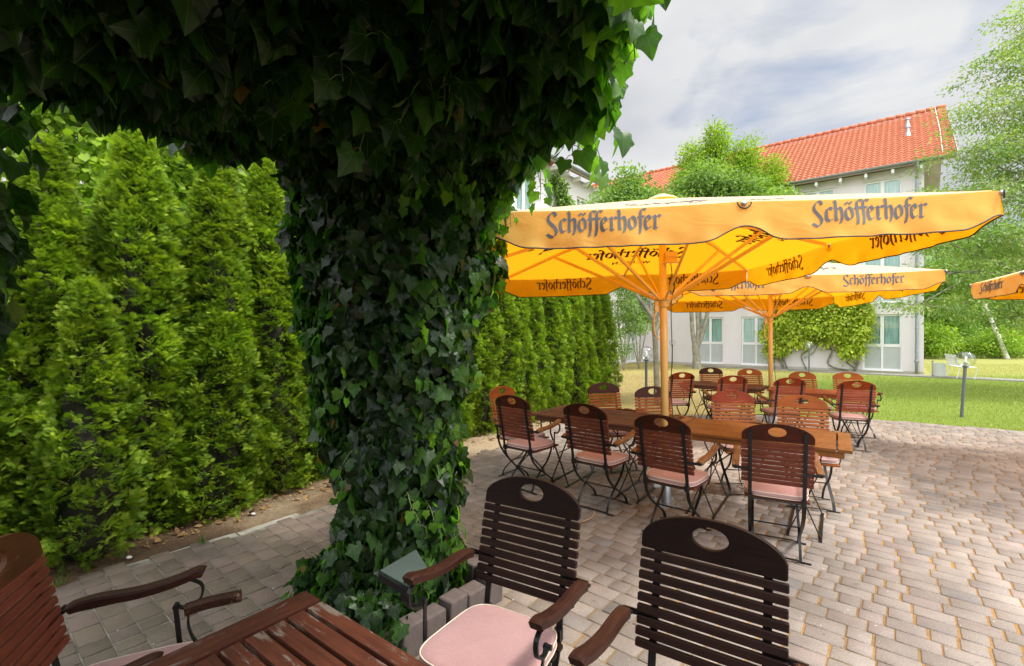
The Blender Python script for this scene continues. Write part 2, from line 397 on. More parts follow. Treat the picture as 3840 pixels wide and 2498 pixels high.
# ------------------------------------------------------------------ tables
def table(name, corner, ang, Lx, Wy, mat, label, slat=.040, gap=.0125, h=.74, legs=True, endw=.09, bevel=.0025):
    r = empty(name, (corner[0], corner[1], 0), ang, label=label, cat='table', group='slatted terrace tables')
    b = MB(); n = max(2, int(round((Wy+gap)/(slat+gap)))); p = (Wy+gap)/n
    for i in range(n): b.bb(endw+gap, Lx-endw-gap, i*p, i*p+p-gap, h-.024, h-random.uniform(0, .0012))
    b.build('tabletop', mat, r, bevel=bevel)
    for x in (0, Lx-endw):
        e = MB(); e.bb(-Wy/2, Wy/2, -endw/2, endw/2, -.0125, .0125); o = e.build('end_board', mat, r, bevel=bevel)
        o.location = (x+endw/2, Wy/2, h-.0115); o.rotation_euler = (0, 0, PI/2)
    b = MB()
    for y in (.012, Wy-.012-.02): b.bb(.05, Lx-.05, y, y+.02, h-.07, h-.0245)
    for x in (.05, Lx-.07): b.bb(x, x+.02, .034, Wy-.034, h-.07, h-.0245)
    b.build('apron', mat, r, bevel=bevel)
    for x0, x1 in ((.20, .42), (Lx-.42, Lx-.20)):
        for y in (.09, Wy-.09):
            b = MB(); b.strip([(x0, y, h-.07), (x0, y, h-.2), (x1, y, .01)], .022, .007, (0, 1, 0)); b.build('leg', M['iron'], r)
            b = MB(); yy = y+(.012 if y < .3 else -.012); b.strip([(x1, yy, h-.07), (x1, yy, h-.2), (x0, yy, .01)], .022, .007, (0, 1, 0)); b.build('leg', M['iron'], r)
        for x in (x0, x1):
            b = MB(); b.strip([(x, .03, .004), (x, .10, .012), (x, Wy-.10, .012), (x, Wy-.03, .004)], .022, .005, (1, 0, 0)); b.build('foot_bar', M['iron'], r)
    for x in (.30, Lx-.3):
        b = MB(); b.tube([(x, .1, .34), (x, Wy-.1, .34)], .006); b.build('stretcher', M['iron'], r)
        b = MB(); b.tube([(x, Wy/2, .34), (Lx*.5, Wy/2, h-.07)], .006); b.build('brace', M['iron'], r)
    return r
ta = -.604
dx, dy = math.cos(ta), math.sin(ta)
table('slatted_table', (.203, 5.095), ta, 1.38, .78, TABL, 'dull brown slatted table, left half of the long row under the front umbrella')
table('slatted_table', (.203+1.43*dx, 5.095+1.43*dy), ta, 1.40, .78, TABO, 'honey coloured slatted table, right half of the long row under the front umbrella')
table('slatted_table', (2.93, 8.33), -.70, 1.33, .66, TABL, 'brown table between four small chairs left of the second umbrella pole')
table('slatted_table', (4.02, 7.42), -.70, 1.36, .66, TABR, 'reddish table between four chairs right of the second umbrella pole')
table('slatted_table', (-1.164, .93), -.64, 1.60, .80, TABW, 'worn red brown table with flaking paint at the bottom left corner', slat=.049, gap=.013, endw=.085)

# ------------------------------------------------------------------ small remnants round the worn table
r = empty('armrest', (-1.12, 1.614, .65), math.radians(32), label='loose dark armrest on a curved iron bracket left of the flaking table', cat='armrest')
b = MB(); b.sweep(spline([(0, 0, 0), (.06, 0, .006), (.12, 0, .004), (.17, 0, .002)], 4), [(-.016, -.022), (.010, -.022), (.013, 0), (.010, .022), (-.016, .022)], side=(0, 0, 1))
b.build('arm_board', ARMD, r, bevel=.002)
b = MB(); b.strip(spline([(.012, 0, -.014), (.012, 0, -.06), (.03, 0, -.115), (.06, 0, -.145)], 4), .018, .007, (0, 1, 0)); b.strip([(.06, 0, -.145), (.09, -.02, -.645)], .018, .007, (0, 1, 0)); b.build('arm_bracket', M['iron'], r)
r = empty('panel', (-.405, 1.873, .668), 0, label='small tilted grey green panel by the stone edging, at the end of a chair arm', cat='panel')
b = MB(); pl_ = [(-.109, -.029), (.026, -.142), (.070, .0), (-.004, .151)]; b.v = [(x, y, -.004) for x, y in pl_]+[(x, y, .004) for x, y in pl_]; b.f = [(3, 2, 1, 0), (4, 5, 6, 7)]+[(i, (i+1) % 4, 4+(i+1) % 4, 4+i) for i in range(4)]; b.build('plate', simple('dull_green_grey_plate', (.075, .10, .09), .35, .1, var=.2), r, bevel=.002)
b = MB(); b.strip([(-.112, -.033, -.018), (.023, -.147, -.018)], .03, .008, (0, 0, 1)); b.build('edge_board', M['iron'], r, bevel=.002)
b = MB(); b.strip(spline([(.02, -.11, -.02), (.0, -.10, -.07), (.02, -.06, -.11), (.07, -.02, -.13)], 4), .018, .007, (1, 0, 0)); b.build('bracket', M['iron'], r)

# ------------------------------------------------------------------ lettering (broad-nib strokes)
def circ(cx, cy, r, n=10): return [(cx+r*math.cos(2*PI*i/n), cy+r*math.sin(2*PI*i/n)) for i in range(n+1)]
GL = {'S': (.86, [[(.66, 1.22), (.60, 1.42), (.42, 1.50), (.20, 1.30), (.12, 1.05), (.18, .82), (.42, .55), (.62, .30), (.70, .05), (.60, -.22), (.42, -.34), (.22, -.26), (.02, -.12)]]),
 'c': (.56, [[(.47, .86), (.30, 1.0), (.12, .84), (.10, .5), (.12, .22), (.28, 0), (.48, .16)]]),
 'h': (.68, [[(.02, 1.50), (.13, 1.38), (.13, .75), (.12, .18), (.20, .02)], [(.14, .74), (.36, 1.0), (.52, .82), (.54, .40), (.50, .05), (.38, -.22)]]),
 'o': (.66, [[(.34, 1.0), (.13, .80), (.10, .30), (.28, .0)], [(.30, 1.0), (.52, .78), (.54, .28), (.28, .0)]]),
 'f': (.42, [[(.60, 1.42), (.42, 1.55), (.24, 1.36), (.22, .9), (.22, .2), (.14, -.34)], [(.02, .93), (.50, .95)]]),
 'e': (.58, [[(.16, .52), (.44, .74), (.30, 1.0), (.12, .82), (.10, .30), (.26, 0), (.50, .18)]]),
 'r': (.58, [[(.02, .88), (.16, .96), (.17, .25), (.12, .08), (.30, .0)], [(.18, .76), (.40, 1.0), (.56, .88)]])}
GL['ö'] = (GL['o'][0], GL['o'][1]+[circ(.18, 1.28, .055), circ(.46, 1.30, .055)])
CAP = {'W': (1.0, [[(0, 1), (.25, 0), (.5, 1), (.75, 0), (1, 1)]]), 'E': (.75, [[(.6, 1), (0, 1), (0, 0), (.6, 0)], [(0, .5), (.45, .5)]]), 'I': (.25, [[(0, 1), (0, 0)]]), 'Z': (.8, [[(0, 1), (.6, 1), (0, 0), (.6, 0)]]), 'N': (.85, [[(0, 0), (0, 1), (.65, 0), (.65, 1)]])}
def word(txt, G, nib, ang, sp=0.03, fine=.06):
    """list of quads in flat coordinates, width normalised by caller"""
    Q = []; x = 0
    nv = (nib*math.cos(ang)/2, nib*math.sin(ang)/2)
    for ch in txt:
        adv, strokes = G[ch]
        for st in strokes:
            P = spline([(a+x, b_, 0) for a, b_ in st], 5) if G is GL else [Vector((a+x, b_, 0)) for a, b_ in st]
            R_ = []
            for i in range(len(P)-1):
                n = max(1, int((P[i+1]-P[i]).length/.12))
                for k in range(n): R_.append(P[i].lerp(P[i+1], k/n))
            R_.append(P[-1])
            for i in range(len(R_)-1):
                p, q = R_[i], R_[i+1]
                d = q-p; 
                if d.length < 1e-6: continue
                # guarantee a hairline where the stroke runs along the nib
                nx = Vector((-d.y, d.x, 0)).normalized()*.022
                a_ = Vector((nv[0], nv[1], 0)); a_ = a_ + nx*(1 if a_.dot(nx) >= 0 else -1)
                Q.append([(p-a_), (q-a_), (q+a_), (p+a_)])
        x += adv+sp
    return Q, x-sp
W1, WL1 = word('Schöfferhofer', GL, .20, math.radians(38))
W2, WL2 = word('WEIZEN', CAP, .10, math.radians(20), sp=.25)
def text_mesh(name, fn, Q, WL, width, hscale):
    V = []; F = []; k = width/WL; eps = 0
    for q in Q:
        b0 = len(V)
        for p in q: V.append(fn(p.x*k, p.y*hscale))
        F.append((b0, b0+1, b0+2, b0+3))
    return V, F

# ------------------------------------------------------------------ umbrellas
def canvas(name, outc, inc, trans, tw):
    m, t, p, o = newmat(name); v = coord(t)
    g = N(t, 'ShaderNodeNewGeometry')
    nn = noise(t, v, 2.2, 6)
    ca = mixc(t, ramp(t, nn, [(.35, g3(0)), (.7, g3(1))]), outc, tuple(x*.86 for x in outc))
    col = mixc(t, g.outputs['Backfacing'], ca, inc)
    setp(t, p, base=col, rough=.85, spec=.15, sheen=.1)
    fine = noise(t, v, 300, 2); h = math_(t, 'ADD', math_(t, 'MULTIPLY', noise(t, coord(t, 'Object', (1, 1, 2.2)), 4, 4, .5, .8), .8), math_(t, 'MULTIPLY', fine, .03))
    bump(t, p, h, .35, .03)
    tr = N(t, 'ShaderNodeBsdfTranslucent'); tr.inputs[0].default_value = (*trans, 1)
    mx = N(t, 'ShaderNodeMixShader'); mx.inputs[0].default_value = tw
    L(t, p.outputs[0], mx.inputs[1]); L(t, tr.outputs[0], mx.inputs[2]); L(t, mx.outputs[0], o.inputs[0]); return m
M['roofcloth'] = canvas('bleached_yellow_roof_cloth', (.80, .67, .44), (.85, .40, .02), (1.0, .42, .008), .42)
M['valance'] = canvas('yellow_orange_valance_cloth', (.86, .585, .15), (.85, .36, .01), (1.0, .42, .006), .50)
M['ink'] = simple('faded_black_print', (.085, .085, .10), .55, var=.25, vs=9)
M['inkin'] = simple('brown_black_print_through', (.10, .032, .004), .7)
M['trimb'] = simple('black_edge_binding', (.03, .028, .025), .7)
M['ylacq'] = simple('yellow_lacquered_aluminium', (.88, .52, .12), .38, 0, var=.08, vs=4, coat=.2)
M['pole'] = simple('yellow_orange_pole_paint', (.88, .58, .20), .4, 0, var=.1, vs=3, coat=.2)
M['boxgrey'] = simple('grey_plastic_socket', (.55, .55, .52), .5)
def umbrella(x, y, yaw, lean, h, shx, shy, label, S=3.14, hx=0.):
    root = empty('market_umbrella', (x, y, 0), yaw, label=label, cat='umbrella', group='yellow market umbrellas')
    root.rotation_euler = (0, -lean, yaw)
    hs = S/2; rise = .50
    def roofz(X, Y):
        r = max(abs(X), abs(Y))/hs
        mid = min(abs(X), abs(Y))/max(1e-6, max(abs(X), abs(Y)))   # 0 on the mid rib, 1 on the corner rib
        sag = -.022*math.sin(PI*mid)*r
        return h+rise*(1-r)+sag+shx*X+shy*Y
    rots = [0, PI/2, PI, -PI/2]
    V = []; F = []
    for a in rots:
        c, s = math.cos(a), math.sin(a); n = 12; rows = 14; b0 = len(V)
        for j in range(rows+1):
            r = .07+.93*j/rows
            for i in range(2*n+1):
                u = -1+i/n; X, Y = u*r*hs, -r*hs
                x2, y2 = X*c-Y*s, X*s+Y*c; V.append((x2, y2, roofz(x2, y2)))
        for j in range(rows):
            for i in range(2*n):
                k = b0+j*(2*n+1)+i; F.append((k, k+2*n+1, k+2*n+2, k+1))
    me = np_mesh('canopy', V, F, smooth=True); can = link('canopy', me, M['roofcloth'], root)
    b = MB(); b.lathe([(.16, roofz(.1, 0)-h+0.0), (.13, rise-.005), (.05, rise+.03), (.001, rise+.035)], (0, 0, h), 16); b.build('vent_cap', M['roofcloth'], can, smooth=True)
    # valance
    def prof(u):  # u 0..1 on a half side, 0 = corner, 1 = middle
        a = min(1, u/.16); c = min(1, (1-u)/.16); sm = lambda t: t*t*(3-2*t)
        return .150+.082*sm(a)*1.0*sm(c)+(0 if u < .5 else .004)
    def val(side, X, v):   # X in -hs..hs seen from outside left to right, v 0..1 downwards (metres given by v)
        a = rots[side]; u = 1-abs(X)/hs; u = min(max(u, 0), 1)
        H_ = v; wv = .014*math.sin(X*9+side*2+x)+.007*math.sin(X*23+side)+.005*math.sin(X*41+side*3+y)+.006*math.sin(X*17-H_*30)
        out = .010*0 + (H_/.23)**1.3*wv + H_*.06
        Y = -hs-.004-out; z = h+shx*0-H_
        c, s = math.cos(a), math.sin(a); x2, y2 = X*c-Y*s, X*s+Y*c
        e = .012*math.sin(PI*min(1, max(0, u)))*0
        xe, ye = X*c+hs*s, X*s-hs*c
        return Vector((x2, y2, z+shx*xe+shy*ye - .012*math.sin(PI*u)))
    for side in range(4):
        V = []; F = []; n = 100; rows = 8
        for j in range(rows+1):
            for i in range(n+1):
                X = -hs+2*hs*i/n; V.append(val(side, X, prof(1-abs(X)/hs)*j/rows))
        for j in range(rows):
            for i in range(n):
                k = j*(n+1)+i; F.append((k, k+n+1, k+n+2, k+1))
        vo = link('valance', np_mesh('valance', V, F, smooth=True), M['valance'], root)
        b = MB(); b.tube([V[rows*(n+1)+i] for i in range(n+1)], .0048, 5); b.build('edge_binding', M['trimb'], vo, smooth=True)
        TV = []; TF = []; TI = []
        for X0 in (-hs+.36, .42):
            for off, store in ((-.003, TV), (.003, TI)):
                def fn(px, py, off=off):
                    X = X0+px; v = .135-py
                    p = val(side, X, max(.004, v)); p2 = val(side, X+.01, max(.004, v)); p3 = val(side, X, max(.004, v)+.01)
                    nn = (p2-p).cross(p3-p).normalized(); 
                    a = rots[side]; outw = Vector((math.sin(a), -math.cos(a), 0)); 
                    if nn.dot(outw) < 0: nn = -nn
                    return p-nn*off
                v_, f_ = text_mesh('t', fn, W1, WL1, .70, .083)
                store.append((v_, f_))
        for nm, store, mt in (('lettering', TV, M['ink']), ('lettering', TI, M['inkin'])):
            V2 = []; F2 = []
            for v_, f_ in store:
                b0 = len(V2); V2 += v_; F2 += [tuple(i+b0 for i in q) for q in f_]
            link(nm, np_mesh(nm, V2, F2), mt, vo)
    # print on the roof panels, seen through from below
    for off, mt in ((.004, M['ink']), (-.004, M['inkin'])):
        V2 = []; F2 = []
        for a in rots:
            c, s = math.cos(a), math.sin(a)
            for Q, WL, wd, hsz, y0, x0 in ((W1, WL1, 1.18, .125, -1.10, -.59), (W2, WL2, .46, .06, -1.27, -.23)):
                def fn(px, py):
                    X, Y = x0+px, y0+py; x2, y2 = X*c-Y*s, X*s+Y*c; return (x2, y2, roofz(x2, y2)+off)
                v_, f_ = text_mesh('t', fn, Q, WL, wd, hsz); b0 = len(V2); V2 += v_; F2 += [tuple(i+b0 for i in q) for q in f_]
        link('lettering', np_mesh('lettering', V2, F2), mt, can)
    # pole and frame
    b = MB(); b.lathe([(.001, 0), (.0345, 0), (.0345, h+rise-.12), (.001, h+rise-.12)], (0, 0, .30), 20); b.v = [(p[0], p[1], min(p[2], h+rise-.1)) for p in b.v]; b.build('pole', M['pole'], root, smooth=True)
    b = MB(); b.lathe([(.044, .012), (.044, .36), (.0355, .362), (.0355, .40)], (0, 0, 0), 20); b.build('ground_sleeve', M['zinc'], root, smooth=True)
    b = MB(); b.bb(-.11, .11, -.11, .11, .001, .011)
    for sx in (-.08, .08):
        for sy in (-.08, .08): b.lathe([(.012, .0), (.012, .022), (.001, .022)], (sx, sy, .011), 6)
    b.build('base_plate', M['zinc'], root)
    b = MB(); b.bb(-.12, -.06, -.03, .03, .16, .26); b.build('socket_box', M['boxgrey'], root, bevel=.004)
    hub = h-.47
    b = MB(); b.lathe([(.036, -.07), (.048, -.06), (.048, -.005), (.075, 0), (.075, .018), (.036, .02)], (0, 0, hub), 16); b.build('hub', M['ylacq'], root)
    b = MB(); b.bb(-.083, -.047, -.018, .018, hub-.11, hub-.005)
    b.strip(spline([(-.066, 0, hub-.10), (-.088, 0, hub-.16), (-.094, 0, hub-.25), (-.080, 0, hub-.33), (-.045, 0, hub-.37)], 5), .026, .012, (0, 1, 0)); b.build('crank_handle', M['ylacq'], root, bevel=.003)
    b = MB(); b.lathe([(.035, -.05), (.06, -.045), (.06, .0), (.036, .01)], (0, 0, h+rise-.14), 12); b.build('top_hub', M['ylacq'], root)
    for k in range(8):
        a = k*PI/4; q = hs if k % 2 == 0 else hs*math.sqrt(2)
        dx_, dy_ = math.cos(a), math.sin(a)
        def at(r, dz): X, Y = dx_*q*r, dy_*q*r; return Vector((X, Y, roofz(X, Y)+dz))
        b = MB(); p0 = Vector((dx_*.05, dy_*.05, h+rise-.16)); p1 = at(.985, -.012)
        b.strip([p0, at(.55, -.045), p1], .018, .030, (-dy_, dx_, 0)); rb = b.build('rib', M['ylacq'], root, bevel=.003)
        b = MB(); b.strip([Vector((dx_*.07, dy_*.07, hub+.01)), at(.60, -.055)], .016, .030, (-dy_, dx_, 0)); b.build('strut', M['ylacq'], rb, bevel=.003)
        e = at(1.0, -.002); b = MB(); b.lathe([(.001, .018), (.014, .012), (.019, 0), (.014, -.012), (.001, -.016)], (e.x+dx_*.012, e.y+dy_*.012, e.z-.012), 12); b.build('rib_end_cap', M['zinc'], rb, smooth=True)
        b = MB(); o_ = Vector((dx_*.02, dy_*.02, -.004)); tt = Vector((-dy_, dx_, 0))
        b.tube([e+o_+tt*(.042*math.cos(t_))+Vector((0, 0, -.040*math.sin(t_))) for t_ in [PI*i/12 for i in range(13)]], .005, 6); b.build('eyelet_rim', M['trimb'], rb, smooth=True)
    b = MB(); zb = h-.06; b.bb(.005, .115, -.075, -.036, zb-.05, zb+.04); b.bb(-.005, .125, -.085, -.036, zb-.065, zb-.0505)
    for i in range(9): b.bb(.012+i*.011, .018+i*.011, -.079, -.0755, zb-.028, zb)
    b.build('motor_box', M['ylacq'], root, bevel=.002)
    b = MB(); cx, cy = .058, -.045
    path = [(cx, cy, zb-.05), (cx+.012, cy, zb-.15)] + [(cx+.01+.022*math.sin(i*1.1), cy-.004*i % .01, zb-.27+.085*math.cos(i*1.1)) for i in range(14)] + [(cx, cy, hub-.05), (cx+.004, cy, hub-.5), (cx-.012, cy, 1.1), (cx+.004, cy, .8), (cx+.0, cy, .5), (.0, -.052, .30), (-.07, -.04, .26)]
    b.tube(spline(path, 4), .0042, 6); b.build('cable', M['trimb'], root, smooth=True)
    return root
umbrella(1.468, 4.46, -.006, .017, 2.395, .028, -.016, 'large front umbrella with yellow orange lettered valance over the long table')
umbrella(4.33, 7.84, -.22, .010, 2.364, .010, -.027, 'smaller looking umbrella behind the front one, over the two back tables')
umbrella(7.40, 4.78, -.49, 0, 2.36, 0, 0, 'umbrella cut off by the right edge, only its corner in view')

# ------------------------------------------------------------------ ground
WD = Vector((math.cos(2.4511), math.sin(2.4511), 0)); WN = Vector((-WD.y, WD.x, 0))*-1     # wall direction, normal into the building
if WN.y < 0: WN = -WN
PC = Vector((17.274, 19.709, 0))
def wp(s, o, z=0): return PC+WD*s+WN*o+Vector((0, 0, z))         # wall coordinates: along, outwards (<0 = in front)
wrz = math.atan2(WD.y, WD.x)
def groundmat(name, stops, sc1=.5, fine=60, rough=.95, bs=.5, extra=None):
    m, t, p, o = newmat(name); v = coord(t, 'Object')
    n = noise(t, v, sc1, 8, .62); f = noise(t, v, fine, 5, .7)
    mixn = math_(t, 'ADD', math_(t, 'MULTIPLY', n, .6), math_(t, 'MULTIPLY', f, .4))
    col = ramp(t, mixn, stops)
    if extra: col = extra(t, v, col)
    setp(t, p, base=col, rough=rough, spec=.15); bump(t, p, f, bs, .02); return m
M['lawn'] = groundmat('lawn_soil', [(.3, (.10, .13, .035)), (.5, (.19, .20, .06)), (.7, (.30, .26, .11))], .35, 40)
b = MB(); b.v = [(-250, -60, -.03), (350, -60, -.03), (350, 400, -.03), (-250, 400, -.03)]; b.f = [(0, 1, 2, 3)]
b.build('ground', M['lawn'], kind='structure')
POLY = [(-3.9, .2), (-3.35, 2.1), (-2.78, 3.08), (-2.14, 3.74), (-.72, 5.93), (-.27, 6.5), (1.25, 9.0), (2.2, 9.42), (3.4, 9.35), (5.1, 9.50), (7.1, 8.85), (8.7, 7.9), (12.5, 5.2), (14, -3), (-3.9, -3)]
def inside(x, y, P=POLY):
    c = False; n = len(P); j = n-1
    for i in range(n):
        if (P[i][1] > y) != (P[j][1] > y) and x < (P[j][0]-P[i][0])*(y-P[i][1])/(P[j][1]-P[i][1])+P[i][0]: c = not c
        j = i
    return c
def sandx(t, v, col):
    n = noise(t, v, 1.1, 5); s = N(t, 'ShaderNodeSeparateXYZ'); L(t, v, s.inputs[0])
    left = ramp(t, math_(t, 'ADD', math_(t, 'MULTIPLY', s.outputs[0], .16), n), [(.40, g3(0)), (.75, g3(1))])
    return mixc(t, left, ramp(t, noise(t, v, 9, 6), [(.35, (.10, .09, .07)), (.65, (.22, .20, .16))]), col)
M['joint'] = groundmat('joint_sand_and_moss', [(.36, (.15, .10, .055)), (.5, (.27, .165, .07)), (.64, (.42, .25, .09))], 1.2, 30, extra=sandx)
cs_ = [(p[0], p[1], -.012) for p in POLY]
b = MB(); b.v = [(p[0]-.0, p[1], -.0062) for p in POLY]; b.f = [tuple(range(len(POLY)))]; b.build('paving_bed', M['joint'], kind='structure')
# pavers as real blocks
V = []; F = []; RN = []; RM = []
ux, uy = -WD.x, -WD.y; vx, vy = WN.x, WN.y
row = .125
for j in range(-40, 110):
    x = -16+random.random()*.1
    while x < 16:
        ln = .188 if random.random() < .72 else .118
        cx_, cy_ = x+ln/2, j*row; X = ux*cx_+vx*cy_; Y = uy*cx_+vy*cy_
        if -3.8 < X < 12.8 and -1.2 < Y < 10 and inside(X, Y):
            if not (-.98 < X < -.25 and 2.4 < Y < 3.25 and abs((X+.62)*vx+(Y-2.83)*vy) < .34 and abs((X+.62)*ux+(Y-2.83)*uy) < .34):
                g = .0034+random.random()*.0012; ge = .0030+.0075*random.random()**1.5
                hx, hy = ln/2-ge, row/2-g; tz = random.uniform(-.0009, .0009); ax, ay = random.gauss(0, .004), random.gauss(0, .006); rr = random.gauss(0, .005)
                b0 = len(V); be = .0045
                for (sx, sy, lev) in [(-1, -1, 0), (1, -1, 0), (1, 1, 0), (-1, 1, 0), (-1, -1, 1), (1, -1, 1), (1, 1, 1), (-1, 1, 1), (-1, -1, 2), (1, -1, 2), (1, 1, 2), (-1, 1, 2)]:
                    k = (0, 0, be)[lev]; px_, py_ = sx*(hx-k), sy*(hy-k)
                    px_, py_ = px_-rr*py_, py_+rr*px_
                    z = -.05 if lev == 0 else (-.0035 if lev == 1 else 0); z += (tz+ax*px_+ay*py_) if lev else 0
                    qx, qy = cx_+px_, cy_+py_; V.append((ux*qx+vx*qy, uy*qx+vy*qy, z))
                q = b0
                F += [(q+8, q+9, q+10, q+11)]
                for a in (0, 4):
                    for i in range(4): i2 = (i+1) % 4; F.append((q+a+i, q+a+i2, q+a+4+i2, q+a+4+i))
                RN += [random.random()]*12
        x += ln
def pavermat():
    m, t, p, o = newmat('concrete_pavers'); v = coord(t, 'Object')
    a = N(t, 'ShaderNodeAttribute', attribute_name='rnd')
    s = N(t, 'ShaderNodeSeparateXYZ'); L(t, v, s.inputs[0])
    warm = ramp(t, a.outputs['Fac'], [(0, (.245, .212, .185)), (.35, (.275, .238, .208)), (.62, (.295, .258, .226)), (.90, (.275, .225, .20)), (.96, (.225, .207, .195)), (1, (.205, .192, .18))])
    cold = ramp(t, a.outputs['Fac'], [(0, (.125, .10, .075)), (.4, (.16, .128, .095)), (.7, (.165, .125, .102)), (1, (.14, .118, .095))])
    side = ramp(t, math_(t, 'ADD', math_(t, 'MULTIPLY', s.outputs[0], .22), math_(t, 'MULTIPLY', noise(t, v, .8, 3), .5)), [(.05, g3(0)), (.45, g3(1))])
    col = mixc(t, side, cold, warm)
    col = mixc(t, 1, col, ramp(t, noise(t, v, 2.4, 6, .6), [(.3, g3(.70)), (.7, g3(1.18))]), 'MULTIPLY')
    f = noise(t, v, 170, 3, .8); col = mixc(t, 1, col, ramp(t, f, [(.3, g3(.62)), (.5, g3(1.0)), (.72, g3(1.45))]), 'MULTIPLY')
    st = noise(t, v, 11, 4, .5); col = mixc(t, ramp(t, st, [(.66, g3(0)), (.74, g3(.55))]), col, (.13, .11, .09)); big = noise(t, v, .55, 4, .6); col = mixc(t, 1, col, ramp(t, big, [(.35, g3(.80)), (.65, g3(1.12))]), 'MULTIPLY')
    wh = noise(t, v, 46, 2, .4); col = mixc(t, ramp(t, wh, [(.745, g3(0)), (.76, g3(.8))]), col, (.62, .60, .56))
    setp(t, p, base=col, rough=.85, spec=.2); bump(t, p, f, .5, .004); return m
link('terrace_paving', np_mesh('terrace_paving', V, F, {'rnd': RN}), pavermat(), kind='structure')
# soil strip under the hedge
M['soil'] = groundmat('soil_with_needles', [(.32, (.035, .025, .016)), (.5, (.10, .065, .038)), (.66, (.21, .15, .09))], 1.6, 55, bs=.9,
   extra=lambda t, v, col: mixc(t, ramp(t, math_(t, 'ADD', math_(t, 'MULTIPLY', (lambda s: (L(t, v, s.inputs[0]), s.outputs[1])[1])(N(t, 'ShaderNodeSeparateXYZ')), .12), math_(t, 'MULTIPLY', noise(t, v, 2, 6), .5)), [(.72, g3(0)), (.98, g3(1))]), col, ramp(t, noise(t, v, 50, 5, .7), [(.35, (.24, .18, .11)), (.6, (.42, .34, .23))])))
SO = [(-3.9, .2), (-3.35, 2.1), (-2.78, 3.08), (-2.14, 3.74), (-.72, 5.93), (-.27, 6.5), (1.25, 9.0), (1.7, 9.6)]
V = []; F = []
for i, (x, y) in enumerate(SO):
    for k in range(9):
        t_ = k/8; V.append((x+.02-1.9*t_, y+.9*t_*.9, -.02+.035*math.sin(min(1, t_*4)*PI/2)+random.uniform(-.008, .008)*(k > 0)))
for i in range(len(SO)-1):
    for k in range(8): F.append((i*9+k, (i+1)*9+k, (i+1)*9+k+1, i*9+k+1))
o = link('soil_strip', np_mesh('soil_strip', V, F, smooth=True), M['soil'], kind='structure'); sm = o.modifiers.new('S', 'SUBSURF'); sm.levels = sm.render_levels = 2
# pale concrete kerb blocks showing between pavers and soil
V = []
b = MB()
for i in range(len(SO)-2):
    p, q = Vector((*SO[i], 0)), Vector((*SO[i+1], 0)); d = (q-p); n = max(1, int(d.length/.5))
    for k in range(n):
        if i > 4 or random.random() < .55: continue
        c = p+d*((k+.5)/n); R = Matrix.Rotation(math.atan2(d.y, d.x)+random.uniform(-.05, .05), 3, 'Z'); b.box((c.x-.035, c.y+.015, -.041), (d.length/n-.012, .10, .06), R)
b.build('kerb_stones', simple('pale_concrete', (.24, .23, .19), .9, var=.3, vs=9, bumps=.5), kind='structure', bevel=.006)
# path along the wall
M['path'] = groundmat('grey_path_slabs', [(.35, (.20, .18, .17)), (.6, (.34, .31, .29))], 1.5, 30)
V = []; F = []
for i in range(90):
    for k in range(6):
        s0 = 9.2-i*.32+(k % 2)*.1; o0 = -1.75+k*.2; b0 = len(V); z = -.010+random.uniform(-.002, .002)
        for (a, c) in ((0, 0), (.31, 0), (.31, .19), (0, .19)): V.append(tuple(wp(s0+a, o0+c, z)))
        F.append((b0, b0+1, b0+2, b0+3))
link('path', np_mesh('path', V, F), M['path'], kind='structure')
b = MB()
for i in range(28): c = wp(8.8-i, -1.80, -.02); b.box(c, (.985, .06, .07), Matrix.Rotation(wrz, 3, 'Z'))
b.build('path_kerb', simple('grey_kerb', (.25, .24, .24), .9, var=.2), kind='structure', bevel=.004)

# ------------------------------------------------------------------ leaf-mass generators
def leaf_cloud(P, D, NRM, size, shape, rnd, aspect=1.0, fold=.0):
    """P (n,3) base points, D (n,3) tip directions, NRM (n,3) normals, size (n,), shape: (verts2d (m,2) z(m), faces)"""
    D = D/np.linalg.norm(D, axis=1, keepdims=True); Nn = NRM-(NRM*D).sum(1, keepdims=True)*D
    Nn /= np.linalg.norm(Nn, axis=1, keepdims=True)+1e-9; X = np.cross(D, Nn)
    v2, vz, fc = shape; m = len(v2)
    V = P[:, None, :]+size[:, None, None]*(X[:, None, :]*v2[None, :, 0:1]*aspect+D[:, None, :]*v2[None, :, 1:2]+Nn[:, None, :]*vz[None, :, None])
    F = (np.arange(len(P))[:, None, None]*m+fc[None]).reshape(-1, fc.shape[1])
    return V.reshape(-1, 3), F, np.repeat(rnd, m), np.tile(v2, (len(P), 1))
RH = (np.array([(0, 0), (.22, .45), (0, 1), (-.22, .45)], float), np.array([0, .04, -.06, .04]), np.array([[0, 1, 2, 3]]))
OV = (np.array([(0, 0), (.28, .28), (.30, .6), (0, 1), (-.30, .6), (-.28, .28)], float), np.array([0, .05, .03, -.1, .03, .05]), np.array([[0, 1, 2, 3], [0, 3, 4, 5]]))
def mirror(pts): return pts
_h = [(.10, -.08), (.24, -.13), (.38, -.105), (.47, -.02), (.455, .09), (.44, .18), (.50, .27), (.575, .38), (.50, .465), (.40, .52), (.31, .61), (.21, .75), (.10, .90)]
_iv = [(0, .36), (0, 0)]+_h+[(0, 1.0)]+[(-a, b) for a, b in _h[::-1]]; _k = len(_iv)
_ivz = [(.55*abs(a)-.75*a*a)*.42-.30*b*b+.035*math.sin(9*a+5*b) for a, b in _iv]
IVY = (np.array(_iv), np.array(_ivz), np.array([[0, i, i+1 if i < _k-1 else 1] for i in range(1, _k)]))
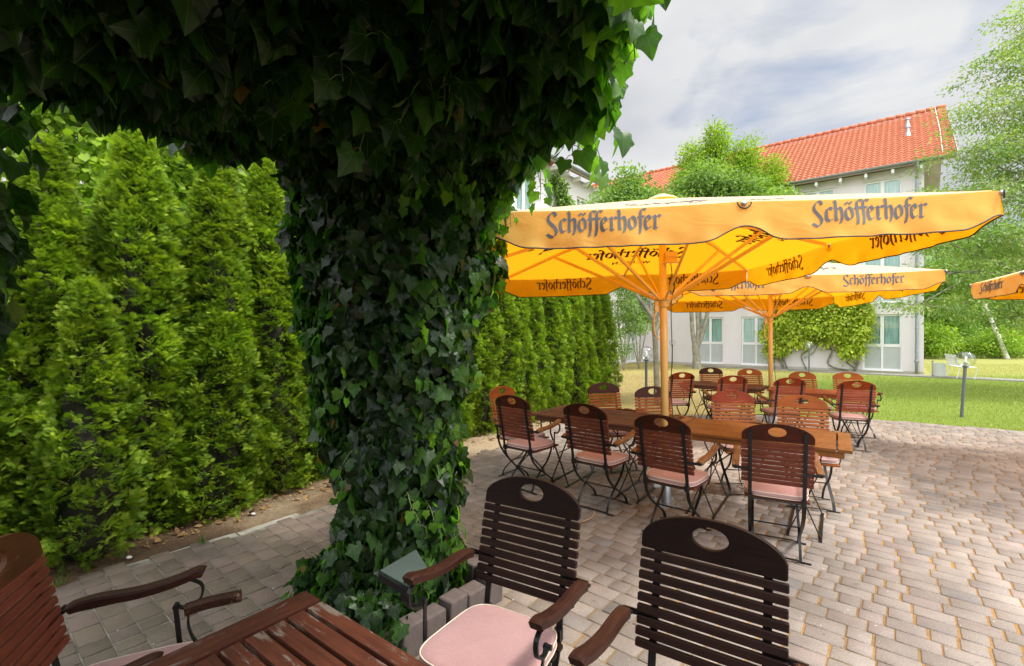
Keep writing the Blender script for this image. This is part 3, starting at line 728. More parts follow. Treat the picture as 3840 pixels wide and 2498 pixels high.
# ------------------------------------------------------------------ thuja
TH = leafmat('thuja_spray', (.040, .088, .010), (.155, .265, .022), (.45, .56, .05), (1.5, 1.6, .6), .32, .55, spec=.2)
BARK = simple('brown_bark', (.09, .06, .04), .9, var=.4, vs=14, bumps=.8, bs=30)
def spray_shape(n=3):
    pts = []; fc = []; z = []
    def blade(x0, y0, a, l, w_):
        b0 = len(pts); c, s = math.sin(a), math.cos(a)
        for u, v in ((0, 0), (w_, l*.55), (0, l), (-w_, l*.55)): pts.append((x0+v*c+u*s, y0+v*s-u*c)); z.append(0.0 if v < l*.5 else -.05*l)
        fc.append((b0, b0+1, b0+2, b0+3))
    blade(0, 0, 0, 1.0, .055)
    for i, y in enumerate((.12, .34, .56)):
        for s in (-1, 1): blade(0, y, s*.80, .50-.08*i, .052)
    return (np.array(pts), np.array(z), np.array(fc))
SPR = spray_shape()
def thuja_prof(zz, R): return R*np.clip(1-zz**1.75, 0, 1)**.70*(.90+.20*np.minimum(1, zz*6))
def thuja_lump(th, z, seed): return 1+.15*np.sin(th*3+z*2.1+seed)+.12*np.sin(th*5-z*4.7+seed*2)+.09*np.sin(th*2+z*9.3)+.06*np.sin(th*9+z*17)
def thuja_mesh(h, R, nc, seed, size=.085, per=26, gap=0):
    r_ = np.random.default_rng(seed)
    z = h*(r_.random(nc)**.92); th = r_.random(nc)*2*PI
    if gap:
        keep = ~((z > .9) & (z < 1.5) & (r_.random(nc) < gap)); z, th = z[keep], th[keep]; nc = len(z)
    rad = thuja_prof(z/h, R)*thuja_lump(th, z, seed)*(1-.30*r_.random(nc)**2)+.015
    out = np.stack([np.cos(th), np.sin(th), np.zeros(nc)], 1); tang = np.stack([-np.sin(th), np.cos(th), np.zeros(nc)], 1); C = out*rad[:, None]+np.array([0, 0, 1])*z[:, None]
    ax = out*.9+np.array([0, 0, .50])+tang*r_.normal(0, .45, (nc, 1))+np.array([0, 0, 1])*r_.normal(0, .22, (nc, 1)); ax /= np.linalg.norm(ax, axis=1, keepdims=True)
    nn = tang*r_.normal(0, .8, (nc, 1))+np.array([0, 0, 1.])*(.6+.5*r_.random((nc, 1))); nn -= (nn*ax).sum(1, keepdims=True)*ax; nn /= np.linalg.norm(nn, axis=1, keepdims=True)
    sd = np.cross(ax, nn); q = np.repeat(np.arange(nc), per); m = len(q)
    a = r_.normal(0, .027, m); c = -.065*r_.random(m)+.02; d = r_.normal(0, .011, m)
    P = C[q]+sd[q]*a[:, None]+ax[q]*c[:, None]+nn[q]*d[:, None]
    D = ax[q]+sd[q]*(a[:, None]*18)+nn[q]*r_.normal(0, .22, (m, 1))+r_.normal(size=(m, 3))*.12
    NR = nn[q]+r_.normal(size=(m, 3))*.30
    rc = r_.random(nc)[q]; rnd = np.clip(.50*rc+.30*r_.random(m)+.20*(c+.055)/.075, 0, .98)
    V, F, RR, _ = leaf_cloud(P, D, NR, size*(.7+.6*r_.random(m)), SPR, rnd)
    return np_mesh('foliage', V, F, {'rnd': RR})
TSP = [(3.20, .345, 1, .16), (3.10, .33, 2, .08), (3.28, .36, 3, 0), (1.95, .27, 4, 0)]
THM = [thuja_mesh(h, R, 2700 if h > 2 else 900, sd_, .046, 18, gp) for h, R, sd_, gp in TSP]
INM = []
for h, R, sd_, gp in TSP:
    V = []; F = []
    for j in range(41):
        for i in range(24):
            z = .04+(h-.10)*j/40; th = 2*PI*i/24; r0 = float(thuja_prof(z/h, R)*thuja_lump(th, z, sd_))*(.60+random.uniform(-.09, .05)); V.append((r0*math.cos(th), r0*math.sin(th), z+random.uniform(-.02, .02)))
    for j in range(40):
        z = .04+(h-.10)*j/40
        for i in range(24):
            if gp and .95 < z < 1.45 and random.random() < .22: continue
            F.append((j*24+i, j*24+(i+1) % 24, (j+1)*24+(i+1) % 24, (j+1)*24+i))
    INM.append(np_mesh('inner_twigs_and_shade', V, F))
def trunk(pts, radii, name='trunk', mat=None, parent=None, k=9):
    b = MB(); P = spline(pts, 5); n = len(P); R_ = np.interp(np.linspace(0, 1, n), np.linspace(0, 1, len(radii)), radii)
    b.tube(P, 1.0, k, scale=list(R_)); return b.build(name, mat or BARK, parent, smooth=True)
TT = []
for m_ in THM: m_.materials.append(TH)
CORE = simple('dark_twig_shade', (.014, .015, .006), .95, var=.5, vs=25, bumps=1)  # twig core near black: shade between the sprays put into its colour
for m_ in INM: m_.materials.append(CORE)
b = MB(); b.tube(spline([(0, 0, -.05), (.02, .01, 1), (0, 0, 2), (.01, 0, 2.8)], 3), 1, 8, scale=list(np.linspace(.055, .012, 10)))
for i in range(60):
    z = .15+2.5*random.random(); a = random.random()*2*PI; l = .26*(1-(z/3.1)**2.6)**.6
    b.tube([(0, 0, z), (l*.6*math.cos(a), l*.6*math.sin(a), z+.05), (l*math.cos(a), l*math.sin(a), z+.16)], .006, 4)
TRK = b.mesh('trunk', True); TRK.materials.append(BARK)
HL = [(-3.40, 3.42), (-2.36, 5.0), (-.74, 7.4), (2.15, 11.3)]
def hpos(t):
    if t < 0: d = Vector((1.04, 1.58)).normalized(); return HL[0][0]+d.x*t, HL[0][1]+d.y*t
    for (a, c) in zip(HL, HL[1:]):
        l = math.hypot(c[0]-a[0], c[1]-a[1])
        if t <= l: return a[0]+(c[0]-a[0])*t/l, a[1]+(c[1]-a[1])*t/l
        t -= l
    return HL[-1]
hts = [-1.55, -1.05, -.52, .02, .58, 1.12, 1.62, 2.12, 2.62, 3.12, 3.60, 4.10, 4.58, 5.08, 5.58, 6.06, 6.55, 7.05, 7.55, 8.05, 8.55, 9.05, 9.55]
words_ = ['outermost', 'second', 'third', 'fourth', 'fifth', 'sixth', 'seventh', 'eighth', 'ninth', 'tenth', 'eleventh', 'twelfth', 'thirteenth', 'fourteenth', 'fifteenth', 'sixteenth', 'seventeenth', 'eighteenth', 'nineteenth', 'twentieth', 'twenty-first', 'twenty-second']
for i, t_ in enumerate(hts):
    x, y = hpos(t_); k = (i*2+i//3) % 3
    lab = f'columnar thuja of the clipped row, {words_[i]} from the left edge' if i < len(hts)-1 else 'last columnar thuja, ending the row next to the lawn'
    if i == 0: lab = 'columnar thuja cut off by the left edge of the photo, outermost of the row'
    r = empty('thuja', (x+random.uniform(-.05, .05), y+random.uniform(-.05, .05), 0), random.random()*6.28, label=lab, cat='conifer', group='row of columnar thujas')
    sc_ = random.uniform(.95, 1.05); r.scale = (sc_*random.uniform(.97, 1.08), sc_*random.uniform(.97, 1.08), sc_)
    cw = link('crown', THM[k], None, r); link('inner_twigs_and_shade', INM[k], None, cw); link('trunk', TRK, None, r)
for (x, y, h_, lab) in ((-3.02, 3.35, 1.0, 'short thuja shoot bulging forward at the foot of the row, left of the leaning branches'), (-2.62, 4.15, .93, 'low thuja bush in front of the gap between two tall columns'), (-3.35, 2.55, .75, 'low dark thuja tuft at the foot of the row beside the left chair')):
    r = empty('thuja', (x, y, 0), random.random()*6, label=lab, cat='conifer', group='low thujas at the foot of the row'); r.scale = (1, 1, h_); cw = link('crown', THM[3], None, r); link('inner_twigs_and_shade', INM[3], None, cw); link('trunk', TRK, None, r).scale = (.7, .7, .55)
# small herb at the hedge foot, tufts
GR = leafmat('small_weed', (.08, .15, .03), (.11, .2, .04), (.16, .26, .05), (1.6, 1.8, .8), .3)
def herb(name, x, y, h, n, label, cat, grp=None, blade=False):
    P = np.zeros((n, 3)); P[:, 0] = x+rng.normal(0, .012 if blade else .03, n); P[:, 1] = y+rng.normal(0, .012 if blade else .03, n); P[:, 2] = 0 if blade else rng.random(n)*h
    D = rng.normal(0, .35 if blade else 1, (n, 3)); D[:, 2] = 1 if blade else .3
    V, F, RR, _ = leaf_cloud(P, D, rng.normal(size=(n, 3)), (h if blade else .035)*(.6+.6*rng.random(n)), RH, rng.random(n)*.9, aspect=.16 if blade else 1.2)
    o = link(name, np_mesh(name, V, F, {'rnd': RR}), GR, None, label=label, cat=cat, group=grp); return o
herb('weed', -.78, 6.40, .22, 60, 'small light green weed at the foot of the hedge behind the first chair', 'weed')
herb('grass_tuft', -2.33, 3.55, .08, 26, 'grass tuft in a paver joint near the pale kerb', 'grass tuft', blade=True)
herb('grass_tuft', -2.84, 2.94, .09, 20, 'grass tuft at the edge of the pavers by the left chair', 'grass tuft', blade=True)
# litter on the soil
LIT = leafmat('dry_leaf', (.14, .075, .03), (.26, .15, .06), (.40, .27, .13), (1, .8, .5), .12, .8)
n = 2600; T = rng.random(n)*7; off = rng.random(n)*.62
P = np.array([[*hpos(a)] for a in T]); P[:, 0] += .06+off*.80; P[:, 1] -= off*.42
P = np.concatenate([P, .012+rng.random((n, 1))*.015], 1); szz = np.where(rng.random(n) < .12, .05+.03*rng.random(n), .012+.014*rng.random(n)); D = rng.normal(size=(n, 3)); D[:, 2] *= .22
NR = rng.normal(0, .35, (n, 3)); NR[:, 2] = 1
V, F, RR, _ = leaf_cloud(P, D, NR, szz, OV, rng.random(n)*.9)
link('leaf_litter', np_mesh('leaf_litter', V, F, {'rnd': RR}), LIT, kind='stuff', label='dry leaves and bark bits strewn under the thuja row', cat='leaf litter')
for i, (x, y, lab) in enumerate([(-1.33, 1.83+.85, 'curled tan leaf on the pavers near the end of the dark armrest'), (1.23, 3.95, 'orange brown dry leaf on the pavers left of the umbrella base'), (2.02, 4.02, 'crumpled dry leaf on the pavers under the honey table'), (1.03, 4.55, 'small pale dry leaf between chair legs under the long table')]):
    P = np.array([[x, y, .004]]); V, F, RR, _ = leaf_cloud(P, np.array([[1., i, .1]]), np.array([[.2, -.1, 1.]]), np.array([.06]), IVY, np.array([.4+.1*i]))
    link('dry_leaf', np_mesh('dry_leaf', V, F, {'rnd': RR}), LIT, label=lab, cat='leaf', group='single leaves on the paving')
n = 700; P = []
while len(P) < n:
    x, y = random.uniform(-3.5, 9), random.uniform(.8, 9)
    if inside(x, y): P.append((x, y, .004))
P = np.array(P); D = rng.normal(size=(n, 3)); D[:, 2] *= .1; NR = rng.normal(0, .25, (n, 3)); NR[:, 2] = 1
V, F, RR, _ = leaf_cloud(P, D, NR, .006+.014*rng.random(n)**2.5, OV, rng.random(n)*.98)
link('paving_litter', np_mesh('paving_litter', V, F, {'rnd': RR}), LIT, kind='stuff', label='tiny bits of bark and leaf scattered over the paving', cat='litter')
b = MB(); b.tube(spline([(.60, 3.98, .012), (.66, 4.03, .014), (.72, 4.12, .012), (.745, 4.2, .02)], 4), .007, 7, scale=None); b.build('twig', simple('bare_twig', (.36, .22, .12), .8, var=.3, vs=30), smooth=True, label='bare broken twig on the pavers behind the dark chairs', cat='twig')
b = MB()
for k in range(9): a = k*.7; b.v.append((.012*math.cos(a), .010*math.sin(a), .004+.004*(k % 2)))
for lab, x, y in (('white pebble on the soil near the pale kerb, nearer the camera', -2.68, 3.30), ('white pebble on the soil farther along the hedge', -2.25, 4.1)):
    b = MB(); b.lathe([(.001, .020), (.012, .016), (.017, .008), (.012, 0), (.001, -.002)], (0, 0, 0), 9); o = b.build('pebble', simple('white_pebble', (.6, .58, .55), .7), smooth=True, label=lab, cat='pebble', group='white pebbles'); o.location = (x, y, .015); o.scale = (1.3, .9, .9)

# ------------------------------------------------------------------ ivy pergola
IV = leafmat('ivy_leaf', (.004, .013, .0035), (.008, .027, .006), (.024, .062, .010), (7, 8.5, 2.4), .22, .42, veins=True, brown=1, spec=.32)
IVY_ = leafmat('young_and_sunlit_ivy_leaf', (.020, .065, .009), (.045, .12, .014), (.10, .21, .025), (4, 4.2, 1.6), .45, .42, veins=True, spec=.3)  # brighter leaf copy for young shoots and, as painted sunlight, the right flank
def xr_(y): return .27-.27*np.maximum(0, y-1.5)
root = empty('ivy_pergola', (0, 0, 0), 0, label='ivy smothered pergola arching over the camera, its thick column standing on the paving', cat='pergola')
b = MB()
CXY = (-.70, 2.84)
b.bb(CXY[0]-.10, CXY[0]+.10, CXY[1]-.10, CXY[1]+.10, 0, 2.6); b.build('post', simple('dark_timber', (.03, .022, .016), .9, var=.3), root)
b = MB()
for i in range(16):
    y = 2.86-i*.5; b.bb(-1.32+.04*(i % 2), float(xr_(y))-.1, y-.05, y+.05, 2.74, 2.86)
for x in (-1.15, -.62, -.30): b.bb(x-.06, x+.06, -5.1, 3.0, 2.62, 2.738)
b.build('beams', simple('dark_beam', (.03, .022, .016), .9, var=.3), root)
# matted stems that make the roof opaque, lengthened unseen behind the camera for shade
rr = np.random.default_rng(3); V = []; F = []
for i in range(61):       # unseen screen behind the camera, added to block low sky light
    for j in range(21): V.append((-5.2+6.0*i/60, -2.4+rr.normal(0, .05), 3.0*j/20))
for i in range(60):
    for j in range(20): k = i*21+j; F.append((k, k+21, k+22, k+1))
nx_, ny_ = 26, 80
for lay, (z0, am) in enumerate(((2.70, .05), (2.92, .10))):
    b0 = len(V)
    for i in range(nx_+1):
        for j in range(ny_+1):
            y = -5.2+8.26*j/ny_; x = -1.36+(xr_(y)+1.28)*i/nx_
            e = min(i, nx_-i, j, ny_-j)
            x += rr.normal(0, .02); y += rr.normal(0, .02); V.append((x, y, z0+am*rr.normal(0, .5)+(.0 if e > 1 else .0)))
    for i in range(nx_):
        for j in range(ny_):
            k = b0+i*(ny_+1)+j; F.append((k, k+ny_+1, k+ny_+2, k+1))
link('matted_stems_and_screen', np_mesh('matted_stems_and_screen', V, F), simple('brown_stems_and_screen', (.03, .022, .014), 1, var=.5, vs=30, bumps=1), root)
b = MB()
for i in range(26):
    a = random.random()*6.28; r0 = .13+.08*random.random(); pts = []
    for k in range(7): zz = k*.42; pts.append((CXY[0]+(r0+.06*math.sin(k+i))*math.cos(a+k*.25), CXY[1]+(r0+.06*math.cos(k*2+i))*math.sin(a+k*.25), zz))
    b.tube(spline(pts, 3), .009+.01*random.random(), 6)
b.build('stems', simple('ivy_bark', (.07, .05, .035), .9, var=.3, vs=30, bumps=.8), root, smooth=True)
YG = []; _young = [0]
Pl = []; Dl = []; Nl = []; Sl = []
def addleaf(P, D, Nn, S): YG.append(np.full(len(P), _young[0])); Pl.append(P); Dl.append(D); Nl.append(Nn); Sl.append(np.asarray(S)*.80)
def downy(out, n, k=.55, up=0):
    D = out*.30+np.array([0, 0, -1.0])+rng.normal(size=(n, 3))*.38
    Nn = out+rng.normal(size=(n, 3))*k+np.array([0, 0, .35]); return D, Nn
# column
n = 8200; z = rng.random(n)**.95*2.55+.02; th = rng.random(n)*2*PI
cr = np.interp(z, [0, .2, .65, 1.2, 1.8, 2.15, 2.6], [.36, .36, .33, .41, .56, .60, .62])
cr = cr*(1+.10*np.sin(th*3+z*3)+.08*np.sin(th*4-z*6)+.06*np.sin(z*11+th))*(1-.35*rng.random(n)**2)
ox = np.interp(z, [0, 1.2, 2.5], [0, .0, .03])
P = np.stack([CXY[0]+ox+cr*np.cos(th), CXY[1]+cr*np.sin(th), z+.05], 1); out = np.stack([np.cos(th), np.sin(th), 0*z], 1)
D, Nn = downy(out, n); addleaf(P, D, Nn, .062+.062*rng.random(n)**1.3)
# underside and sides of the roof
def zun(x, y): return 2.34+.135*np.maximum(0, y-1.3)+.16*np.maximum(0, y-2)+.06*np.sin(x*5+y*3)+.05*np.sin(y*7-x*2)
n = 14500; x = -1.42+1.72*rng.random(n); y = -1.6+4.75*rng.random(n)**.75
lf = -1.34-.22*np.clip((1.45-y)/.6, 0, 1)
x = lf+(x+1.42)/1.72*(xr_(y)+.02-lf)
P = np.stack([x, y, zun(x, y)+.26*rng.random(n)**1.5], 1)
D, Nn = downy(np.stack([rng.normal(0, 1, n), -np.abs(rng.normal(0, 1, n)), np.zeros(n)], 1), n, .7); addleaf(P, D, Nn, .075+.065*rng.random(n))
for side, xs in ((1, .26), (-1, None)):
    n = 6200; y = -1.3+4.4*rng.random(n); zb_ = 2.37 if side == 1 else 2.37+.135*np.maximum(0, y-1.3)+.16*np.maximum(0, y-2); zz = zb_+(2.95-zb_)*rng.random(n); bulge = .08*np.sin((zz-2.37)/.56*PI)+.05*np.sin(y*6)+.04*np.sin(y*13+zz*5)
    xx = (xr_(y)-.06+bulge) if side == 1 else (-1.34-.22*np.clip((1.45-y)/.6, 0, 1)-bulge)
    xx = xx-side*.16*rng.random(n)**2; P = np.stack([xx, y, zz], 1)
    D, Nn = downy(np.tile([side*1.0, 0, 0], (n, 1)), n, .6); addleaf(P, D, Nn, .065+.055*rng.random(n))
n = 1600; x = -1.4+1.25*rng.random(n); zz = 2.1+.8*rng.random(n); P = np.stack([x, 3.08+.08*np.sin(x*5)-.15*rng.random(n), zz+.15], 1)
D, Nn = downy(np.tile([0, 1., 0], (n, 1)), n); addleaf(P, D, Nn, .065+.05*rng.random(n))
n = 3500; y = -1.6+4.7*rng.random(n); x = -1.4+(xr_(y)+1.4)*rng.random(n); P = np.stack([x, y, 2.86+.08*rng.random(n)], 1)
D = rng.normal(size=(n, 3)); D[:, 2] *= .3; Nn = rng.normal(0, .4, (n, 3)); Nn[:, 2] = 1; addleaf(P, D, Nn, .07+.05*rng.random(n))
# fill between roof and column (flared haunch)
n = 3600; a = rng.random(n); th = rng.random(n)*2*PI; rad = (.40+.24*a)*(1-.25*rng.random(n)); P = np.stack([CXY[0]+.0+rad*np.cos(th)*1.0, CXY[1]-.06+rad*np.sin(th), 2.12+.40*a+.05*rng.normal(size=n)], 1)
kk = ~((P[:, 0] < -1.0) & (P[:, 2] < 2.42)); P, th = P[kk], th[kk]; n = len(P)
out = np.stack([np.cos(th), np.sin(th), -.5+0*th], 1); D, Nn = downy(out, n); addleaf(P, D, Nn, .065+.055*rng.random(n))
# ivy spilling over the edging at the foot, except along its right side
n = 1500; t_ = rng.random(n)*1.45; a_ = np.where(t_ < .72, -.36+t_, .36); b_ = np.where(t_ < .72, -.40, -.40+(t_-.72)); 
gx = -.62-ux*a_*1.0+vx*b_; gy = 2.83-uy*a_+vy*b_
P = np.stack([gx+rng.normal(0, .055, n), gy+rng.normal(0, .055, n), .03+.24*rng.random(n)**.8], 1); out = np.stack([gx+.62, gy-2.83, .35+0*gx], 1); out /= np.linalg.norm(out, axis=1, keepdims=True)
D, Nn = downy(out, n); D[:, 2] += .35; addleaf(P, D, Nn, .06+.05*rng.random(n))
# hanging shoots
SB = MB(); SB_young = [1]
def shoot(p0, dirn, ln, droop, n, s0, s1):
    P = [Vector(p0)]; d = Vector(dirn).normalized()
    for k in range(8):
        P.append(P[-1]+d*ln/8); d = (d+Vector((random.gauss(0, .12), random.gauss(0, .12), -droop))).normalized()
    SB.tube(P, .0028, 5, scale=list(np.linspace(1.3, .5, len(P))))
    A = []; Dd = []; NN = []; S = []
    for i in range(n):
        t_ = (i+.5)/n*8; k = int(min(7, t_)); q = P[k].lerp(P[k+1], t_-k); s = 1 if i % 2 else -1
        tg = (P[k+1]-P[k]).normalized(); sd = tg.cross(Vector((0, 0, 1))); sd = (sd if sd.length > .05 else Vector((1, 0, 0))).normalized()*s
        pe = q+(sd*.03+tg*.015+Vector((0, 0, -.008))); SB.tube([q, (q+pe)/2+Vector((0, 0, .006)), pe], .0013, 4)
        A.append(tuple(pe)); Dd.append(tuple(sd*.5+tg*.5+Vector((0, 0, -.75)))); NN.append((random.gauss(.4, .5), random.gauss(-.5, .5), random.gauss(.7, .3))); S.append(s0+(s1-s0)*random.random())
    _young[0] = 1 if SB_young[0] else 0; addleaf(np.array(A), np.array(Dd), np.array(NN), np.array(S)); _young[0] = 0
for i in range(34):   # right edge
    y = .9+1.75*random.random(); shoot((float(xr_(y))-.10+.06*random.random(), y, 2.40+.30*random.random()), (random.uniform(.0, .8), random.uniform(-.3, .5), random.uniform(-.8, .1)), random.uniform(.12, .28), .22, random.randint(5, 9), .05, .09)
for i in range(14):   # haunch, right of the column
    shoot((-.50+.36*random.random(), 2.1+.6*random.random(), 2.42), (random.uniform(-.1, .4), random.uniform(-.6, .3), -.8), random.uniform(.12, .28), .2, random.randint(6, 10), .05, .085)
for p0, d_, ln in (((.16, 1.75, 2.48), (.8, .1, -.6), .30), ((.16, 1.55, 2.46), (.5, .1, -1), .30), ((.22, 1.85, 2.46), (1, .2, -.7), .26), ((.05, 2.0, 2.48), (.55, .1, -1), .26), ((.2, 1.4, 2.42), (.6, 0, -.8), .26)):
    shoot(p0, d_, ln, .1, 8, .06, .095)
SB_young[0] = 0
for i in range(30):   # left edge
    y = 1.1+1.5*random.random(); shoot((-1.34, y, 2.50+.2*max(0, y-1.4)), (random.uniform(-.6, .1), random.uniform(-.4, .4), -.7), random.uniform(.10, .20), .2, random.randint(4, 7), .06, .10)
SB_young[0] = 1
for i in range(60):   # column outline
    z = .15+2.0*random.random(); a = random.random()*6.28; r0 = float(np.interp(z, [0, .65, 1.2, 1.8, 2.3], [.34, .29, .35, .44, .5])); shoot((CXY[0]+r0*math.cos(a), CXY[1]+r0*math.sin(a), z+.15), (math.cos(a), math.sin(a), random.uniform(-.6, .5)), random.uniform(.10, .26), .3, random.randint(4, 7), .045, .085)
SB_young[0] = 0
for i in range(14):   # bright sprays under the roof in front of the column
    shoot((-.62+.45*random.random(), 1.25+.5*random.random(), 2.46), (random.uniform(-.4, .5), random.uniform(-.9, -.2), -.6), random.uniform(.18, .34), .12, random.randint(5, 7), .08, .125)
# hanging curtain at the left
n = 250; zz = 1.30+1.1*rng.random(n)**.8; th = rng.random(n)*2*PI; rad = np.interp(zz, [1.3, 1.6, 2.4], [.07, .15, .24])*(1-.3*rng.random(n)); P = np.stack([-1.52+rad*np.cos(th), 1.20+rad*np.sin(th), zz], 1)
D, Nn = downy(np.stack([np.cos(th), np.sin(th), 0*th], 1), n); addleaf(P, D, Nn, .07+.04*rng.random(n))
for i in range(9): shoot((-1.48, 1.2, 1.45+.8*random.random()), (random.uniform(.2, 1), random.uniform(-.4, .4), random.uniform(-.6, .3)), random.uniform(.08, .2), .2, 4, .06, .095)
P = np.concatenate(Pl); D = np.concatenate(Dl); Nn = np.concatenate(Nl); S = np.concatenate(Sl); Y = np.concatenate(YG)
dc = np.linalg.norm(P-np.array([0, 0, 1.6]), axis=1); k = dc > .62; P, D, Nn, S, Y = P[k], D[k], Nn[k], S[k], Y[k]
# right flank leaves take the brighter young-leaf material too, as painted sunlight
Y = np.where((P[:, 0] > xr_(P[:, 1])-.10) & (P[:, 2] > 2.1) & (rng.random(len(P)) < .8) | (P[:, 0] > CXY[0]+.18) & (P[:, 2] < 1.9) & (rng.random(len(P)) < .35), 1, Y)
for nm_, q_, mt_ in (('ivy', Y == 0, IV), ('young_and_sunlit_ivy', Y == 1, IVY_)):
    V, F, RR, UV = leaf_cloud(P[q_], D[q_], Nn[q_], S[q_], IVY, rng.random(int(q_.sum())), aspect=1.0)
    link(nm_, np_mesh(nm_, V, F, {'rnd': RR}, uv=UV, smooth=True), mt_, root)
SB.build('shoots', simple('green_ivy_stalk', (.10, .14, .045), .6), root, smooth=True)
# stone edging round the column foot
b0_ = 0
STM = simple('grey_brown_concrete_block', (.105, .083, .076), .9, var=.35, vs=7, bumps=.6, bs=50)
ce = Vector((-.62, 2.83, 0)); U_ = Vector((ux, uy, 0)); V_ = Vector((vx, vy, 0))
k = 0; stone = None
lab_ = []
for s_, n_, side in ((1, 5, 'right'), (-1, 5, 'left'), (2, 5, 'front'), (-2, 5, 'back')):
    for i in range(n_):
        t_ = -.30+i*.15
        c = ce+(U_*.385*s_+V_*t_ if abs(s_) == 1 else V_*(-.385*(s_/2))+U_*t_)
        if stone is None:
            b = MB(); b.bb(-.068, .068, -.052, .052, -.03, .155); me = b.mesh('edging_stone'); me.materials.append(STM)
        o = bpy.data.objects.new('edging_stone', me); COL.objects.link(o); stone = o
        m = o.modifiers.new('B', 'BEVEL'); m.width = .012; m.segments = 3
        o.location = c+Vector((0, 0, random.uniform(-.012, .012))); o.rotation_euler = (random.gauss(0, .03), random.gauss(0, .03), wrz+(PI/2 if abs(s_) == 1 else 0)+random.gauss(0, .05))
        if side == 'right': tag(o, 'upright grey block of the ivy edging beside the dark chair, ' + ['nearest the pink cushion', 'second from the cushion', 'middle one of its side', 'fourth from the cushion', 'next to the chair back'][i], 'edging stone', 'stones edging the ivy column')
        else: tag(o, 'upright grey block of the ivy edging hidden among ivy leaves', 'edging stone', 'stones edging the ivy column, in the leaves')
b = MB(); b.box((ce.x, ce.y, -.005), (.66, .66, .05), Matrix.Rotation(wrz, 3, 'Z')); b.build('planting_soil', M['soil'], kind='structure')

# ------------------------------------------------------------------ building
def stucco(name, c):
    m, t, p, o = newmat(name); v = coord(t)
    col = ramp(t, noise(t, coord(t, 'Object', (1, 1, .35)), 1.1, 6, .6), [(.3, tuple(x*.88 for x in c)), (.7, c)])
    f = noise(t, v, 45, 4, .7); col = mixc(t, 1, col, ramp(t, f, [(.3, g3(.93)), (.7, g3(1.05))]), 'MULTIPLY')
    setp(t, p, base=col, rough=.95, spec=.1); bump(t, p, f, .4, .01); return m
M['stucco'] = stucco('pale_pinkish_render', (.80, .755, .77)); M['plinth'] = stucco('grey_plinth', (.50, .48, .46))
M['wframe'] = simple('white_window_plastic', (.85, .85, .85), .4)
M['frost'] = simple('grey_infill_panel', (.47, .50, .49), .35, var=.05)
M['soffit'] = simple('brownish_soffit_boards', (.34, .29, .25), .8, var=.15, vs=2)
M['white'] = simple('white_paint', (.8, .8, .8), .5)
M['dark'] = simple('dark_room', (.02, .022, .022), .9)
def paneglass(name, tint=(.86, .93, .92), refl=.16):
    m, t, p, o = newmat(name); t.nodes.remove(p)
    tr = N(t, 'ShaderNodeBsdfTransparent'); tr.inputs[0].default_value = (*tint, 1); gl = N(t, 'ShaderNodeBsdfGlossy'); gl.inputs['Roughness'].default_value = .02
    fr = N(t, 'ShaderNodeLayerWeight'); fr.inputs[0].default_value = .5; fac = math_(t, 'ADD', math_(t, 'MULTIPLY', math_(t, 'POWER', fr.outputs['Facing'], 2.6), .62), refl)
    mx = N(t, 'ShaderNodeMixShader'); L(t, fac, mx.inputs[0]); L(t, tr.outputs[0], mx.inputs[1]); L(t, gl.outputs[0], mx.inputs[2]); L(t, mx.outputs[0], o.inputs[0]); return m
M['pane'] = paneglass('window_pane', refl=.08); M['globe'] = paneglass('clear_lamp_globe', (.93, .95, .95), .10)
m, t, p, o = newmat('teal_curtain'); v = coord(t, 'Object', (1, 1, .1)); setp(t, p, base=ramp(t, noise(t, v, 14, 2), [(.3, (.46, .58, .54)), (.7, (.74, .84, .80))]), rough=.9); M['curt'] = m
def tilemat():
    m, t, p, o = newmat('orange_clay_tiles'); v = coord(t)
    n = noise(t, v, 6, 5, .7); col = ramp(t, n, [(.3, (.38, .115, .06)), (.5, (.50, .165, .085)), (.62, (.58, .215, .12)), (.75, (.46, .20, .13))])
    setp(t, p, base=col, rough=.75, spec=.25); bump(t, p, noise(t, v, 60, 3), .2, .01); return m
M['tile'] = tilemat()
BR = empty('hotel_building', PC, wrz, label='three storey pale rendered building with orange tiled roof behind the lawn', cat='building')
def facade(name, O, AX, OUT, Lg, H_, ops, mat=None, depth=.13, parent=None):
    """wall sheet with recessed openings; O, AX, OUT in the parent's space"""
    O, AX, OUT = Vector(O), Vector(AX), Vector(OUT); xs = sorted({0, Lg, *[a for q in ops for a in q[:2]]}); zs = sorted({0, H_, *[a for q in ops for a in q[2:]]})
    b = MB()
    def P(x, z, d=0): return tuple(O+AX*x+Vector((0, 0, z))-OUT*d)
    for i in range(len(xs)-1):
        for j in range(len(zs)-1):
            cx, cz = (xs[i]+xs[i+1])/2, (zs[j]+zs[j+1])/2
            if any(q[0] < cx < q[1] and q[2] < cz < q[3] for q in ops): continue
            k = len(b.v); b.v += [P(xs[i], zs[j]), P(xs[i+1], zs[j]), P(xs[i+1], zs[j+1]), P(xs[i], zs[j+1])]; b.f.append((k, k+1, k+2, k+3))
    for (a, c, d, e) in ops:
        for (p1, p2) in (((a, d), (a, e)), ((a, e), (c, e)), ((c, e), (c, d)), ((c, d), (a, d))):
            k = len(b.v); b.v += [P(*p1), P(*p2), P(*p2, .45), P(*p1, .45)]; b.f.append((k, k+1, k+2, k+3))
    return b.build(name, mat or M['stucco'], parent)
WMESH = {}
